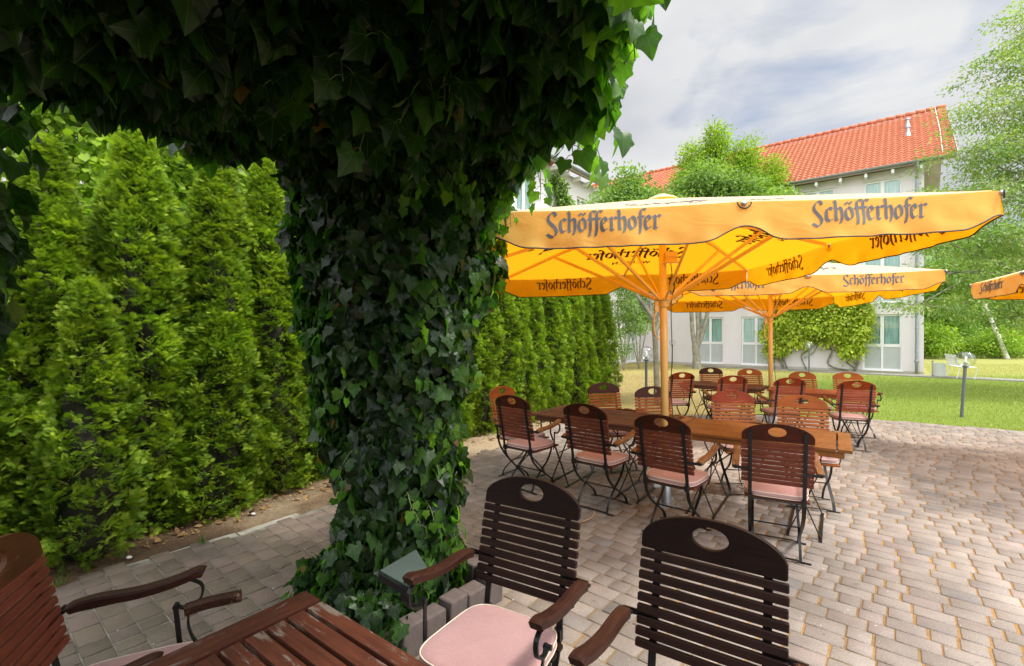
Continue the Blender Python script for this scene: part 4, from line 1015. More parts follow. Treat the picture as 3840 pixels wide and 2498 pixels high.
def window(parent, O, rz, wd, ht, tr=1.06, low=True, tilt=False):
    """frame > panes, curtain, infill panels, sill; local x along, y outward"""
    key = (round(wd, 2), round(ht, 2), low)
    if key not in WMESH:
        D = {}; fw = .055; b = MB(); y0, y1 = -.16, -.10
        b.bb(0, fw, y0, y1, 0, ht); b.bb(wd-fw, wd, y0, y1, 0, ht); b.bb(fw, wd-fw, y0, y1, 0, fw); b.bb(fw, wd-fw, y0, y1, ht-fw, ht)
        if low: b.bb(fw, wd-fw, y0+.002, y1-.002, tr-.05, tr+.05)
        b.bb(wd/2-.035, wd/2+.035, y0+.001, y1+.008, fw, ht-fw)
        for (x0, x1) in ((fw, wd/2-.035), (wd/2+.035, wd-fw)):
            z0 = tr+.05 if low else fw
            b.bb(x0, x0+.03, y0+.01, y1+.012, z0, ht-fw); b.bb(x1-.03, x1, y0+.01, y1+.012, z0, ht-fw); b.bb(x0+.03, x1-.03, y0+.01, y1+.012, z0, z0+.03); b.bb(x0+.03, x1-.03, y0+.01, y1+.012, ht-fw-.03, ht-fw)
        D['f'] = b.mesh('window'); z0 = tr+.05 if low else fw
        b = MB(); b.bb(.06, wd/2-.036, -.135, -.131, z0+.01, ht-fw-.01); b.bb(wd/2+.036, wd-.06, -.135, -.131, z0+.01, ht-fw-.01); D['pane'] = b.mesh('pane')
        if low: b = MB(); b.bb(fw, wd/2-.036, -.14, -.128, fw, tr-.051); b.bb(wd/2+.036, wd-fw, -.14, -.128, fw, tr-.051); D['infill_panel'] = b.mesh('infill_panel')
        b = MB(); n = 60; 
        for i in range(n+1):
            x = .01+(wd-.02)*i/n; yy = -.20+.022*math.sin(i*1.35); b.v += [(x, yy, z0-.1), (x, yy, ht-.02)]
        for i in range(n): b.f.append((2*i, 2*i+2, 2*i+3, 2*i+1))
        D['curtain'] = b.mesh('curtain', True)
        b = MB(); b.bb(-.04, wd+.04, -.10, .05, -.045, -.001); D['sill'] = b.mesh('sill')
        b = MB(); b.bb(0.001, wd-.001, -.44, -.43, 0.001, ht-.001); D['room'] = b.mesh('room')
        for k_, mt in (('f', 'wframe'), ('pane', 'pane'), ('infill_panel', 'frost'), ('curtain', 'curt'), ('sill', 'wframe'), ('room', 'dark')):
            if k_ in D: D[k_].materials.append(M[mt])
        WMESH[key] = D
    D = WMESH[key]; wn = link('window', D['f'], None, parent); wn.location = O; wn.rotation_euler = (0, 0, rz)
    for k_ in ('pane', 'infill_panel', 'curtain', 'sill', 'room'):
        if k_ in D: link(k_, D[k_], None, wn)
    return wn
FH = 2.95
ops = []
for f in range(3):
    for (a, c) in ((.70, 2.05), (5.72, 7.08), (7.97, 9.30)): ops.append((a, c, .09+f*FH, 2.53+f*FH))
for f in (1, 2): ops.append((3.1, 4.45, .09+f*FH, 2.53+f*FH))
facade('front_wall', (0, 0, 0), (1, 0, 0), (0, 1, 0), 12.3, 8.78, ops, parent=BR)
for (a, c, d, e) in ops: window(BR, (a, 0, d), 0, c-a, e-d)
b = MB(); b.bb(-.0, 12.28, -.02, .012, -.1, .075); b.build('plinth', M['plinth'], BR)
wops = [(1.0, 2.3, .09, 2.53), (4.6, 5.9, .09, 2.53)] + [(q, q+.95 if q > 6 else q+1.2, 6.45, 8.0) for q in (3.0, 6.6)] + [(10.85, 12.0, 6.45, 8.0)] + [(10.85, 12.0, 3.2, 5.4), (4.6, 5.9, 3.2, 5.4)]
facade('side_wall', (12.3, 0, 0), (0, 1, 0), (-1, 0, 0), 14.0, 8.78, wops, parent=BR)
for (a, c, d, e) in wops:
    wn = window(BR, (12.3, a, d), PI/2, c-a, e-d, low=d < 6); 
b = MB()   # remaining shell
b.v = [(0, 0, 0), (0, -11, 0), (0, -11, 8.6), (0, -5.4, 12.4), (0, 0, 8.78)]; b.f = [(0, 1, 2, 3, 4)]
b.bb(.01, 24, -11, -10.9, 0, 8.7); b.bb(12.4, 24, 14.0, 14.1, 0, 8.7)
b.build('gable_wall', M['stucco'], BR)
def tiled(name, e0, along, up, Lg, Ws, parent, slope, step=.34, pitch=.24, sub=6):
    """pantile sheet: e0 eave corner, along the eave, up the slope (horizontal unit), Ws horizontal width"""
    e0, along, up = Vector(e0), Vector(along), Vector(up); nx = int(Lg/pitch*sub); rows = round(Ws/math.cos(slope)/step); step = Ws/math.cos(slope)/rows
    nrm = (Vector((0, 0, 1))*math.cos(slope)-up*math.sin(slope)); us = up*math.cos(slope)+Vector((0, 0, 1))*math.sin(slope)
    i = np.arange(nx+1); w_ = .030*np.sin(i/sub*2*PI)+.012*np.sin(i/sub*4*PI)
    V = []; F = []
    for r_ in range(rows):
        for (d, lift) in ((r_*step-.03, .045), ((r_+1)*step, .0)):
            base = np.array(e0)[None]+np.array(along)[None]*(i[:, None]*pitch/sub)+np.array(us)[None]*d+np.array(nrm)[None]*(w_[:, None]+lift)
            V.append(base)
        # front lip
        base = V[-2]-np.array(nrm)[None]*.03; V.append(base)
    V = np.concatenate(V); n1_ = nx+1
    for r_ in range(rows):
        b0 = r_*3*n1_; k = b0+np.arange(nx)
        F.append(np.stack([k, k+1, k+1+n1_, k+n1_], 1)); F.append(np.stack([k+2*n1_, k+1+2*n1_, k+1, k], 1))
    return link(name, np_mesh(name, V, np.concatenate(F), smooth=True), M['tile'], parent)
SL = math.atan(4.24/6.5)
rf = tiled('roof', (-.98, .58, 8.84), (1, 0, 0), (0, -1, 0), 24, 6.5, BR, SL)
b = MB()
for i in range(60): b.tube([(-1.0+i*.4, -5.93, 13.16), (-.62+i*.4, -5.93, 13.19)], .10, 8)
b.build('ridge_tile', M['tile'], rf, smooth=True)
b = MB(); b.v = [(-.97, .5, 8.70), (23, .5, 8.70), (23, -5.93, 12.95), (-.97, -5.93, 12.95), (-.97, -12.4, 8.7), (23, -12.4, 8.7)]; b.f = [(0, 1, 2, 3), (3, 2, 5, 4)]; b.build('roof_underside', M['soffit'], BR)
b = MB(); b.strip([(-1.0, .60, 8.80), (-1.0, -5.95, 13.05)], .03, .18, (1, 0, 0)); b.build('verge_board', M['soffit'], BR)
b = MB(); b.strip([(-.55, .45, 9.06), (-.60, -2.5, 10.99), (-.58, -5.9, 13.2)], .02, .012, (1, 0, 0)); b.build('lightning_cable', M['white'], rf)
for k, yy in enumerate((-4.1, -2.8)):
    z = 8.84+(-(yy)+.58)*math.tan(SL)
    b = MB(); b.lathe([(.13, -.05), (.10, .12), (.07, .16), (.07, .34), (.12, .36), (.12, .42), (.001, .46)], (.5, yy, z), 10); b.build('roof_vent', M['zinc'], rf)
M['gut'] = simple('grey_zinc_gutter', (.30, .34, .37), .45, .5)
def gutter(p0, p1, out, parent, r=.075):
    b = MB(); prof = [(r*math.cos(a), r*math.sin(a)) for a in [PI+PI*i/8 for i in range(9)]]+[((r-.012)*math.cos(a), (r-.012)*math.sin(a)) for a in [2*PI-PI*i/8 for i in range(9)]]
    P0, P1 = Vector(p0), Vector(p1); d = (P1-P0).normalized(); o = Vector(out); k = len(prof)
    for P in (P0, P1):
        for u, w_ in prof: b.v.append(tuple(P+o*u+Vector((0, 0, w_))))
    for i in range(k): b.f.append((i, (i+1) % k, k+(i+1) % k, k+i))
    b.f.append(tuple(range(k))); return b.build('gutter', M['gut'], parent, smooth=False)
gutter((-1.0, .64, 8.84), (11.6, .64, 8.84), (0, 1, 0), BR)
b = MB(); b.bb(-.95, 11.7, .50, .56, 8.70, 8.84); b.build('fascia', M['soffit'], BR)
for i in range(13):
    b = MB(); b.bb(.05+i*.92, .15+i*.92, .02, .50, 8.52, 8.68); b.build('rafter_end', M['white'], BR)
def pipe(pts, parent, r=.05):
    b = MB(); b.tube(spline(pts, 4), r, 10)
    for z in (.9, 1.9, 4.4, 6.6): b.lathe([(r, 0), (r+.012, .01), (r+.012, .05), (r, .06)], (pts[-1][0], pts[-1][1], z), 12)
    b.lathe([(r, 0), (r+.02, .02), (r+.02, .10), (r, .14)], (pts[-1][0], pts[-1][1], .45), 12)
    return b.build('downpipe', M['gut'], parent, smooth=True)
pipe([(.23, .62, 8.76), (.23, .5, 8.55), (.23, .12, 8.25), (.23, .10, 7.9), (.23, .10, 4), (.23, .10, 0)], BR)
# wing
tiled('roof', (12.3-.58, 14.0, 8.84), (0, -1, 0), (1, 0, 0), 13.4, 6.5, BR, SL)
gutter((12.3-.64, 0.6, 8.84), (12.3-.64, 14.1, 8.84), (-1, 0, 0), BR)
b = MB(); b.bb(11.72, 11.78, .7, 14.0, 8.70, 8.84); b.build('fascia', M['soffit'], BR)
b = MB(); b.v = [(11.72, 14, 8.70), (11.72, .0, 8.70), (18.8, .0, 13.1), (18.8, 14, 13.1), (25.3, .0, 8.7), (25.3, 14, 8.7)]; b.f = [(0, 1, 2, 3), (3, 2, 4, 5)]; b.build('roof_underside', M['soffit'], BR)
b = MB(); b.v = [(12.31, 13.95, 8.5), (24.6, 13.95, 8.5), (24.6, 13.95, 8.9), (18.8, 13.95, 12.95), (12.31, 13.95, 8.9)]; b.f = [(0, 1, 2, 3, 4)]; b.build('gable_wall', M['stucco'], BR)
for i in range(15):
    b = MB(); b.bb(11.80, 12.28, .6+i*.92, .7+i*.92, 8.52, 8.68); b.build('rafter_end', M['white'], BR)
# low annex behind the thuja row
AN = empty('annex_building', wp(12.3, 0, 0), wrz, label='low building with white fascia and grey gutter behind the thuja row, top left', cat='building')
b = MB(); b.bb(.0, .2, 15.2, 36, 0, 5.1); b.build('wall', M['stucco'], AN)
b = MB(); b.bb(-.62, -.58, 15.0, 36.2, 5.16, 5.44); b.build('fascia', M['white'], AN)
b = MB(); b.bb(-.5799, .0, 15.0, 36.2, 5.14, 5.18); b.build('soffit', M['white'], AN)
b = MB(); b.strip([(-.7, 15, 5.50), (-.7, 36.2, 5.50)], .14, .12, (1, 0, 0)); b.build('gutter', simple('dark_grey_gutter', (.12, .13, .14), .5, .4), AN)
b = MB(); b.v = [(-.66, 14.9, 5.58), (-.66, 36.3, 5.58), (5, 36.3, 7.6), (5, 14.9, 7.6)]; b.f = [(0, 1, 2, 3)]; b.build('roof', simple('grey_roof_sheet', (.25, .26, .27), .6, var=.2), AN)

# ------------------------------------------------------------------ lamps
def lamp(x, y, lab, lean=0, hz=1.04):
    r = empty('garden_lamp', (x, y, 0), 0, label=lab, cat='garden lamp', group='globe garden lamps'); r.rotation_euler = (0, lean, 0)
    b = MB(); b.lathe([(.001, -.03), (.027, -.03), (.027, hz-.01), (.05, hz), (.055, hz+.02), (.001, hz+.02)], k=16); b.build('post', simple('grey_green_lamp_post', (.13, .15, .16), .5, .3) if 'lamp_post' not in M else M['lamp_post'], r)
    b = MB(); rr_ = .155; b.lathe([(.045 if i == 0 else max(.001, rr_*math.sin(a)), hz+.16-rr_*math.cos(a)) for i, a in enumerate([.3+(PI-.3)*j/18 for j in range(19)])], k=28); b.build('globe', M['globe'], r, smooth=True)
    b = MB(); b.lathe([(.03, hz+.021), (.03, hz+.09), (.001, hz+.09)], k=12); b.build('socket', M['boxgrey'] if 0 else M['gut'], r)
    b = MB(); b.lathe([(.018, hz+.091), (.018, hz+.20), (.001, hz+.21)], k=10); b.build('bulb', M['white'], r, smooth=True)
M['lamp_post'] = simple('grey_lamp_post', (.12, .14, .155), .5, .3)
lamp(2.86, 10.0, 'globe lamp on the dry grass just left of the front umbrella pole')
lamp(8.98, 9.38, 'leaning globe lamp on the lawn at the right, nearest to the camera', .07, .98)
lamp(7.85, 23.0, 'tiny distant globe lamp before the building wall, between umbrella pole and forked tree')
lamp(11.95, 18.9, 'small globe lamp in front of the wisteria')

# ------------------------------------------------------------------ trees
LG = {
 'rowan': leafmat('rowan_leaf', (.075, .15, .03), (.15, .26, .05), (.30, .42, .12), (1.7, 1.8, .8), .32, .5),
 'lime': leafmat('yellow_green_leaf', (.11, .21, .02), (.23, .36, .03), (.38, .50, .06), (1.6, 1.7, .6), .35, .5),
 'oak': leafmat('fine_green_leaf', (.12, .22, .055), (.23, .35, .09), (.42, .42, .14), (1.7, 1.8, .8), .35, .5),
 'wood': leafmat('woodland_leaf', (.10, .20, .035), (.20, .34, .055), (.36, .50, .10), (1.7, 1.8, .7), .30, .55),
 'wist': leafmat('wisteria_leaf', (.17, .30, .03), (.44, .55, .05), (.70, .74, .13), (1.3, 1.3, .6), .36, .45)}
GB = simple('grey_green_bark', (.24, .225, .17), .9, var=.4, vs=7, bumps=.9, bs=25)
BIRCH = simple('white_birch_bark', (.62, .60, .56), .8, var=.35, vs=9)
def crown_mesh(lobes, n, size, shape, seed, per=26, cr=.16, droop=0., up=.5, flat=1.):
    r_ = np.random.default_rng(seed); lobes = np.array(lobes, float); vol = (lobes[:, 3]*lobes[:, 4]*lobes[:, 5])**.75; pr = vol/vol.sum()
    nc = n//per; k = r_.choice(len(lobes), nc, p=pr); u = r_.normal(size=(nc, 3)); u /= np.linalg.norm(u, axis=1, keepdims=True)
    rad = (.35+.65*r_.random(nc)**.6)[:, None]*(1+.22*np.sin(u[:, :1]*6+k[:, None])*np.cos(u[:, 2:]*5))
    C = lobes[k, :3]+u*lobes[k, 3:6]*rad
    q = np.repeat(np.arange(nc), per); g = r_.normal(size=(len(q), 3))*cr; g[:, 2] *= .55*flat
    P = C[q]+g; P[:, 2] -= droop*np.abs(g[:, 0]+g[:, 1])
    D = g/cr*.5+u[q]*.6+r_.normal(size=(len(q), 3))*.6; D[:, 2] -= .3+droop
    Nn = r_.normal(size=(len(q), 3))*.55; Nn[:, 2] += up*1.6; Nn += u[q]*.4
    rc = r_.random(nc)[q]; rnd = np.clip(.55*rc+.45*r_.random(len(q)), 0, .94)
    V, F, RR, _ = leaf_cloud(P, D, Nn, size*(.7+.6*r_.random(len(q))), shape, rnd)
    return np_mesh('crown', V, F, {'rnd': RR})
def tree(name, loc, trunks, lobes, n, size, mat, label, cat='tree', group=None, shape=RH, seed=1, bark=None, limbs=True, **k):
    r = empty(name, loc, 0, label=label, cat=cat, group=group)
    me = crown_mesh(lobes, n, size, shape, seed, **k); link('crown', me, LG[mat], r)
    b = MB()
    for pts, rad in trunks:
        P = spline(pts, 5); b.tube(P, 1, 9, scale=list(np.interp(np.linspace(0, 1, len(P)), np.linspace(0, 1, len(rad)), rad)))
    if limbs:
        tops = [Vector(p[-1]) for p, _ in trunks]
        for i, l in enumerate(lobes):
            c = Vector(l[:3]); t0 = min(tops, key=lambda q: (q-c).length); rs = np.random.default_rng(seed*31+i)
            b.tube(spline([t0, t0.lerp(c, .5)+Vector(rs.normal(0, .12, 3)), c], 4), 1, 6, scale=list(np.linspace(.035, .012, 9)))
            for q in range(5):
                u = Vector(rs.normal(size=3)).normalized(); e = c+Vector((u.x*l[3], u.y*l[4], u.z*l[5]))*.85; b.tube([c, c.lerp(e, .5)+Vector(rs.normal(0, .06, 3)), e], 1, 5, scale=[.012, .008, .004])
    b.build('trunk', bark or GB, r, smooth=True); return r
tree('rowan_tree', (3.36, 11.0, 0), [([(0.05, 0, -.05), (.03, 0, .6), (0, 0, 1.3), (-.03, 0, 1.95)], [.085, .068, .062, .066]),
  ([(-.03, 0, 1.9), (-.20, 0, 2.2), (-.45, 0, 2.55), (-.75, .1, 3.4)], [.05, .045, .04, .025]), ([(-.03, 0, 1.9), (-.1, .1, 2.4), (.1, .2, 3.1), (.4, .2, 3.9)], [.045, .04, .035, .02]), ([(0, 0, 1.9), (.3, 0, 2.6), (.9, .2, 3.3), (1.8, .3, 4.2)], [.04, .035, .03, .02])],
  [(-.8, .2, 4.35, 1.0, .9, .75), (-.65, .2, 5.0, .35, .4, .55), (.4, .3, 4.35, 1.2, 1.0, .62), (1.5, .4, 4.55, 1.1, 1.0, .8), (2.4, .4, 4.3, 1.0, .9, .75), (1.2, .1, 5.15, .6, .6, .42), (2.0, .3, 5.0, .5, .5, .4), (2.9, .3, 4.55, .5, .6, .4)],
  60000, .10, 'rowan', 'round grey green tree with a lichened trunk behind the left globe lamp', seed=4, cr=.15)
tree('forked_tree', (8.82, 22.4, 0), [([(0, 0, -.1), (-.02, 0, .5), (-.08, 0, 1.1)], [.24, .17, .16]), ([(-.08, 0, 1.0), (-.22, 0, 1.8), (-.28, 0, 2.8), (-.4, 0, 4.6)], [.12, .10, .09, .06]), ([(-.06, 0, 1.0), (.05, 0, 1.8), (.0, 0, 2.8), (0, 0, 4.6)], [.10, .085, .08, .05]),
  ([(0, 0, 1.0), (.28, 0, 1.7), (.5, 0, 2.7), (.7, 0, 4.6)], [.12, .10, .09, .06]), ([(.1, 0, 1.2), (.22, .1, 2.0), (.22, .1, 3), (.5, .1, 5)], [.07, .06, .05, .04])],
  [(.5, 0, 6.6, 1.8, 1.4, 1.5), (1.9, 0, 7.4, 1.5, 1.3, 1.5), (-.2, 0, 8.6, .75, .8, 1.4), (-.3, 0, 9.8, .42, .45, .9), (.8, 0, 9.2, .75, .8, 1.5), (.9, 0, 10.7, .45, .5, 1.0), (2.2, 0, 9.0, .75, .8, 1.4), (2.3, 0, 10.2, .45, .5, .9), (3.3, 0, 8.4, .6, .7, 1.1), (3.6, 0, 9.4, .38, .4, .8), (-.8, 0, 7.4, .8, .8, 1.2), (4.0, 0, 7.5, .7, .7, .9), (4.4, 0, 6.9, .6, .6, .6), (2.6, 0, 6.2, 1.6, 1.2, 1.0)],
  85000, .14, 'lime', 'tall yellow green tree with pale forked stems standing before the building', seed=8, cr=.22)
for i, (x, y, lobes, lab) in enumerate([(5.0, 21.0, [(0, 0, 3.0, .75, .7, .8), (-.5, 0, 2.0, .55, .5, .8), (.5, 0, 2.1, .5, .5, .6), (0, 0, 4.1, .9, .8, .8), (-.1, 0, 1.1, .4, .4, .5)], 'slender multi stemmed shrub nearest to the end of the thuja row'),
   (5.95, 22.0, [(0, 0, 3.0, .8, .7, .8), (-.3, 0, 2.2, .5, .5, .5), (.4, 0, 2.3, .5, .5, .5), (.2, 0, 4.2, .9, .8, .8)], 'slender multi stemmed shrub left of the front umbrella pole, close to the rowan trunk')]):
    tree('shrub', (x, y, 0), [([(0, 0, 0), (dx_, 0, 1.2), (dx_*2.4, 0, 2.8)], [.035, .025, .012]) for dx_ in (-.28, -.12, .05, .22)], lobes, 8500, .10, 'rowan', lab, 'shrub', 'slender shrubs by the side wing', seed=20+i, cr=.17)
# big tree at the right edge
BT = [(-2.6, .3, 9.0, 1.1, 1.0, .7), (-1.7, 0, 10.2, 1.3, 1.3, .9), (-3.2, 0, 7.6, 1.5, 1.1, .55), (-4.0, 0, 6.5, 1.35, 1.1, .42), (-2.6, .2, 6.4, 1.5, 1.3, .7), (-4.6, .2, 5.35, 1.2, 1.0, .42), (-3.3, 0, 5.2, 1.5, 1.3, .55), (-5.15, .1, 4.35, 1.15, .9, .30), (-4.0, 0, 4.2, 1.5, 1.3, .50), (-2.6, 0, 3.9, 1.5, 1.3, .7), (-4.6, -.1, 3.3, 1.2, .9, .32), (-3.3, 0, 2.9, 1.4, 1.2, .45), (-5.6, -.2, 2.45, 1.0, .7, .22), (-4.4, -.1, 2.35, 1.2, .9, .28), (-3.0, 0, 2.1, 1.1, 1.0, .30), (-1, 0, 8, 1.8, 1.8, 1.2), (0, 0, 6, 2.4, 2.2, 1.8), (0, 0, 10.5, 2, 2, 1.6), (2.5, 0, 7, 2.4, 2.2, 2.5), (0, 2, 4.4, 2.4, 1.5, 1.2), (-5.9, .1, 5.0, .55, .5, .18), (-6.0, .1, 2.9, .6, .5, .16)]
tree('spreading_tree', (16.4, 12.6, 0), [([(.4, 0, 0), (.2, 0, 2.5), (0, 0, 5.5), (0, 0, 9.5)], [.34, .26, .18, .07]), ([(.1, 0, 4.5), (-1.2, 0, 5.6), (-2.6, 0, 5.9)], [.12, .07, .04]), ([(.1, 0, 3), (-1.2, 0, 3.4), (-2.8, 0, 3.3)], [.13, .08, .04]), ([(0, 0, 6), (-1, 0, 7.4), (-1.9, 0, 8.2)], [.1, .06, .03])],
  BT, 90000, .095, 'oak', 'spreading airy tree reaching in from the right edge over the lawn', seed=11, cr=.17, droop=.15, flat=.7)
# woodland edge
WV = []
for i, (h_, sp) in enumerate(((12.5, 3.4), (10.5, 3.0), (11.5, 3.8))):
    rs = np.random.default_rng(40+i); lob = [(rs.normal(0, sp*.38), rs.normal(0, sp*.3), h_*(.16+.70*rs.random()), sp*(.30+.22*rs.random()), sp*(.30+.2*rs.random()), h_*(.07+.06*rs.random())) for _ in range(17)]
    WV.append((crown_mesh(lob, 16000, .26, RH, 60+i, per=20, cr=.42), h_))
b = MB(); b.tube(spline([(0, 0, -.1), (.1, 0, 3), (0, .1, 6), (.1, 0, 10)], 4), 1, 8, scale=list(np.linspace(.2, .05, 13))); WT = b.mesh('trunk', True); WT.materials.append(BARK)
for m_, _ in WV: m_.materials.append(LG['wood'])
spots = [(27.5, 36, 0), (31.0, 39, 1), (34.2, 37, 2), (37.8, 39.5, 0), (41.5, 38, 1), (45, 40, 2), (49, 38, 0), (53, 34, 1), (30, 45, 2), (35.5, 46, 0), (41, 47, 1), (47, 47, 2), (24, 42, 1), (57, 28, 2), (60, 20, 0)]
wl = ['nearest the building corner', 'second from the building', 'behind the bench', 'right above the leaning birch', 'just right of the birch', 'at the right edge of the photo']
for i, (x, y, k) in enumerate(spots):
    if i < 6: lab = 'dense green tree of the woodland edge, ' + wl[i]
    else: lab = 'dense green tree farther back in the wood, hidden behind nearer crowns'
    r = empty('woodland_tree', (x, y, 0), i*2.1, label=lab, cat='tree', group='trees of the woodland edge' if i < 6 else 'trees deeper in the wood'); s_ = .88+.1*math.sin(i*3); r.scale = (s_, s_, s_)
    link('crown', WV[k][0], None, r); link('trunk', WT, None, r)
BU = crown_mesh([(0, 0, .9, 1.6, 1.1, .8), (1.3, .2, 1.4, 1.2, 1, .9), (-1.3, 0, 1.2, 1.2, 1, .9)], 7000, .17, RH, 77, per=20, cr=.28); BU.materials.append(LG['lime'])
BS = MB()
for a in range(6): BS.tube([(0, 0, 0), (math.cos(a)*.5, math.sin(a)*.4, .8), (math.cos(a)*1.1, math.sin(a)*.7, 1.5)], .02, 5)
BSm = BS.mesh('stems', True); BSm.materials.append(BARK)
for i, (x, y) in enumerate([(27, 33.5), (30, 34.2), (32.8, 34.6), (36.0, 34.6), (38.8, 34.9), (42, 34.5)]):
    r = empty('bush', (x, y, 0), i*1.3, label='yellow green bush at the wood edge, ' + ['beside the building corner', 'left of the bench', 'behind the bench', 'at the foot of the leaning birch', 'right behind the right hand lamp', 'last one at the right edge'][i], cat='bush', group='bushes along the woodland edge'); r.scale = (1.05, 1, 1+.25*math.sin(i*2))
    link('foliage', BU, None, r); link('stems', BSm, None, r)
tree('leaning_birch', (34.8, 33.0, 0), [([(0, 0, -.1), (-.5, 0, 1.2), (-1.1, 0, 2.6), (-1.75, 0, 4.4), (-2.2, 0, 7)], [.17, .14, .12, .09, .04])], [(-2, 0, 6.6, 1.6, 1.2, 1.2), (-2.6, 0, 8, 1.4, 1.2, 1.2), (-1.3, 0, 5.2, .8, .8, .5)], 6000, .13, 'rowan', 'leaning birch with a white trunk at the wood edge', seed=31, bark=BIRCH, cr=.25)
# shrub between the thujas and the annex
for i, (x, y, s_) in enumerate(((-4.35, 4.5, 1), (-3.75, 5.45, 1), (-3.15, 6.3, .98), (-2.5, 7.2, .95))):
    tree('laurel_shrub', (x, y, 0), [([(0, 0, 0), (dx_, dx_*.4, 1.2), (dx_*2, 0, 2.5)], [.03, .025, .012]) for dx_ in (-.2, 0, .2)],
      [(0, 0, 3.7*s_, .6, .5, .5), (.1, 0, 4.3*s_, .4, .4, .35), (0, 0, 3.0*s_, .65, .5, .45), (-.3, 0, 2.4, .55, .5, .5), (.3, .1, 2.5, .5, .5, .5), (0, 0, 1.7, .6, .5, .5), (.1, 0, 3.5*s_, .4, .4, .3)], 6500, .10, 'lime', 'light green shrub behind the thujas, ' + ['in the widest gap at the left', 'second gap from the left', 'third gap from the left', 'just left of the ivy column'][i], 'shrub', 'shrubs behind the thuja row', shape=OV, seed=50+i, cr=.14, per=14)
# wisteria on the wall (wall coordinates: x along, y outwards)
r = empty('wisteria', PC, wrz, label='yellow green wisteria climbing the building wall between two windows', cat='climbing plant')
lob = [(5.3, .35, 1.5, .55, .28, .65), (5.2, .35, 2.4, .6, .3, .7), (4.5, .35, 2.2, .7, .35, .7), (3.7, .4, 2.2, .75, .38, .65), (2.9, .4, 2.3, .7, .38, .7), (2.25, .35, 1.9, .45, .3, .75), (2.45, .35, 1.15, .42, .28, .42), (2.0, .3, 2.7, .35, .25, .6), (3.3, .35, 3.1, 1.1, .35, .6), (4.7, .3, 3.2, .9, .3, .6), (2.7, .3, 3.9, .6, .25, .6), (2.9, .3, 4.7, .45, .25, .5), (5.5, .3, .95, .35, .22, .35), (4.6, .32, 1.45, .5, .26, .3), (3.2, .35, 1.65, .4, .28, .3), (5.75, .28, 1.9, .35, .2, .5)]
link('foliage', crown_mesh(lob, 20000, .14, OV, 5, per=14, cr=.13, droop=.8, up=.8), LG['wist'], r)
b = MB()
for (pts, rad) in (([(5.15, .12, 0), (5.25, .14, .5), (5.0, .15, 1.2), (4.8, .16, 2.4)], .05), ([(5.0, .1, 0), (5.12, .16, .4), (5.3, .12, 1.0), (5.2, .15, 2)], .035), ([(4.2, .1, 0), (4.4, .12, .6), (4.1, .14, .9), (3.5, .15, 1.5)], .03), ([(2.35, .12, 0), (2.2, .16, .5), (2.4, .15, 1.0), (2.5, .15, 1.9)], .055),
    ([(2.55, .1, .02), (3.1, .14, .12), (3.35, .12, .35), (3.2, .1, .9), (3.5, .14, 1.4)], .035), ([(2.35, .14, .15), (2.7, .12, .45), (2.9, .14, .9), (2.6, .12, 1.5)], .028), ([(2.3, .14, .3), (2.6, .12, .75), (3.4, .13, 1.0), (4.0, .13, 1.5)], .025), ([(4.3, .12, .5), (3.9, .12, .8), (3.7, .12, 1.3)], .02)):
    P = spline([(a, c, z) for a, c, z in pts], 6); b.tube(P, rad, 7, scale=[1+.15*math.sin(i*1.7) for i in range(len(P))])
b.build('stems', GB, r, smooth=True)
r = empty('creeper', PC, wrz, label='small creeper patch high on the left wing wall under the eave', cat='climbing plant')
link('foliage', crown_mesh([(12.0, 9.0, 7.3, .2, .55, .35), (12.05, 9.3, 7.9, .15, .25, .35), (12.0, 8.5, 6.9, .2, .5, .3), (12.05, 9.6, 8.3, .12, .15, .25), (12.0, 9.0, 6.3, .2, .5, .5)], 3000, .14, OV, 15, per=14, cr=.10, droop=.4), LG['rowan'], r)
b = MB(); b.tube(spline([(12.2, 8.2, 6.2), (12.1, 8.3, 7.2), (12.1, 8.9, 7.9), (12.15, 9.7, 8.6)], 5), .02, 6); b.build('stems', GB, r, smooth=True)

# ------------------------------------------------------------------ bench and bin
r = empty('garden_bench', (17.1, 18.1, 0), math.radians(60), label='white garden bench seen from its end beside the building corner', cat='bench')
M['whitem'] = simple('white_painted_metal', (.75, .76, .76), .5)
b = MB()
for i in range(7): b.bb(-.7, .7, .0+i*-.07, .055+i*-.07, .42, .44)
b.build('seat', M['whitem'], r)
b = MB()
for i in range(6): b.box((0, .07+i*.02, .50+i*.07), (1.4, .02, .05))
b.build('backrest', M['whitem'], r)
for s in (-.62, .62):
    b = MB(); b.strip(spline([(s, .18, .88), (s, .08, .5), (s, .03, .42), (s, .12, .0)], 4), .04, .02, (1, 0, 0)); b.strip(spline([(s, .05, .41), (s, -.40, .41), (s, -.42, .25), (s, -.36, 0)], 4), .04, .02, (1, 0, 0)); b.build('leg', M['whitem'], r)
r = empty('litter_bin', (16.55, 18.2, 0), .3, label='pale grey litter bin next to the white bench', cat='litter bin')
b = MB(); b.lathe([(.001, .06), (.19, .06), (.20, .52), (.205, .53), (.18, .53), (.17, .10), (.001, .10)], k=20); b.build('body', simple('pale_grey_bin', (.55, .56, .56), .5), r)
b = MB(); b.bb(-.025, .025, .2, .24, 0, .62); b.build('post', M['gut'], r)

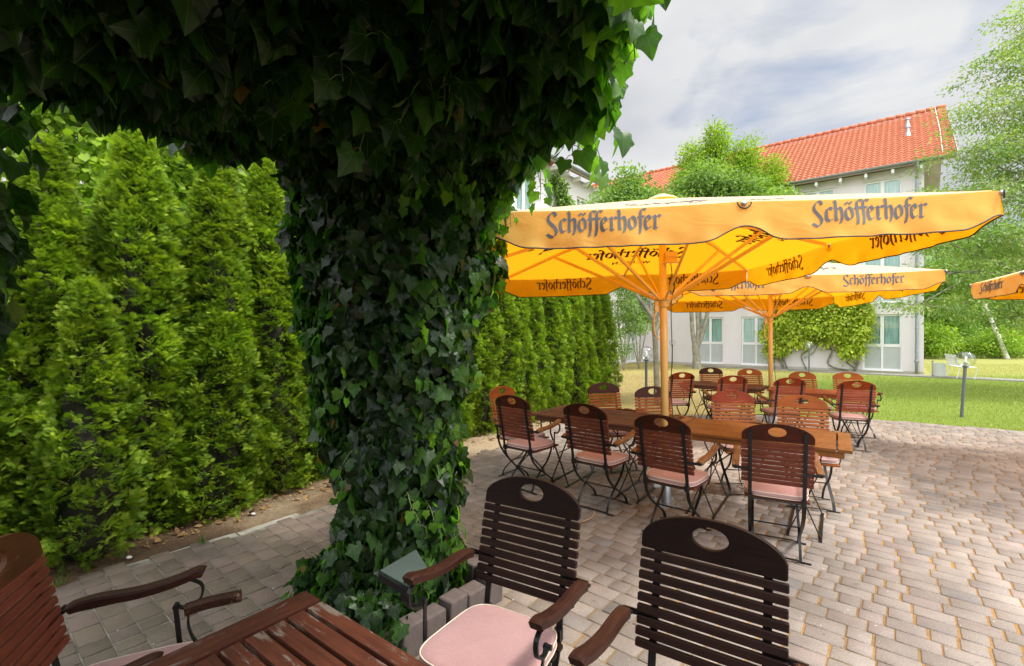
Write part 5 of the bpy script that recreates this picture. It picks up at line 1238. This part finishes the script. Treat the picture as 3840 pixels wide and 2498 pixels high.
# ------------------------------------------------------------------ lawn
def lawngrass():
    n = 170000; r_ = np.random.default_rng(12)
    y = 8.0+19*r_.random(n)**1.35; x = -2+(y*1.25+4)*r_.random(n)
    P = np.stack([x, y, 0*x-.025], 1)
    oo = (P-np.array(PC))@np.array(WN); ss = (P-np.array(PC))@np.array(WD)
    keep = ((oo < -1.9) | (ss < -.2)) & ~((np.abs(oo+1.2) < .72)) & (ss < 12.2)
    hx = -.74-.35+(y-7.4)*.745+1.2
    keep &= ~((y < 11.6) & (x < 1.3+(y-9)*.6))
    P = P[keep]; ins = np.array([inside(px_, py_) for px_, py_ in P[:, :2]]); P = P[~ins]; n = len(P)
    D = r_.normal(0, .45, (n, 3)); D[:, 2] = 1; Nn = r_.normal(size=(n, 3)); Nn[:, 2] *= .2
    dist = np.linalg.norm(P[:, :2], axis=1); sz = (.022+.030*r_.random(n))*np.clip(dist/12, .8, 1.4)
    TRI = (np.array([(-.10, 0), (.10, 0), (0, 1)], float), np.array([0, 0, -.1]), np.array([[0, 1, 2]]))
    V, F, RR, _ = leaf_cloud(P, D, Nn, sz, TRI, r_.random(n))
    return np_mesh('grass', V, F, {'rnd': RR})
m, t, p, o = newmat('lawn_grass'); ge = N(t, 'ShaderNodeNewGeometry'); s = N(t, 'ShaderNodeSeparateXYZ'); L(t, ge.outputs['Position'], s.inputs[0])
a = N(t, 'ShaderNodeAttribute', attribute_name='rnd'); green = ramp(t, a.outputs['Fac'], [(0, (.20, .28, .045)), (.5, (.30, .37, .07)), (1, (.46, .50, .14))]); dry = ramp(t, a.outputs['Fac'], [(0, (.34, .27, .11)), (1, (.66, .53, .27))])
# the dry patch lies on the left under the trees and along the path
q = math_(t, 'SUBTRACT', math_(t, 'MULTIPLY', s.outputs[1], .075), math_(t, 'MULTIPLY', s.outputs[0], .115))
q = math_(t, 'ADD', q, noise(t, ge.outputs['Position'], .55, 6, .6)); dm = ramp(t, q, [(.50, g3(0)), (.82, g3(1))])
col = mixc(t, dm, green, dry); far = ramp(t, math_(t, 'MULTIPLY', s.outputs[1], .04), [(.72, g3(0)), (.80, g3(.55))]); col = mixc(t, far, col, (.50, .45, .16))
setp(t, p, base=col, rough=.8, spec=.15); M['grass'] = m
tr = N(t, 'ShaderNodeBsdfTranslucent'); L(t, col, tr.inputs[0]); mx = N(t, 'ShaderNodeMixShader'); mx.inputs[0].default_value = .3; L(t, p.outputs[0], mx.inputs[1]); L(t, tr.outputs[0], mx.inputs[2]); L(t, mx.outputs[0], o.inputs[0])
link('grass', lawngrass(), m, kind='stuff', label='lawn grass between terrace and building, green on the right and dry on the left', cat='grass')
# the soil sheet under it shares the same colouring
g_ = bpy.data.objects['ground'].data; g_.materials.clear(); g_.materials.append(m)
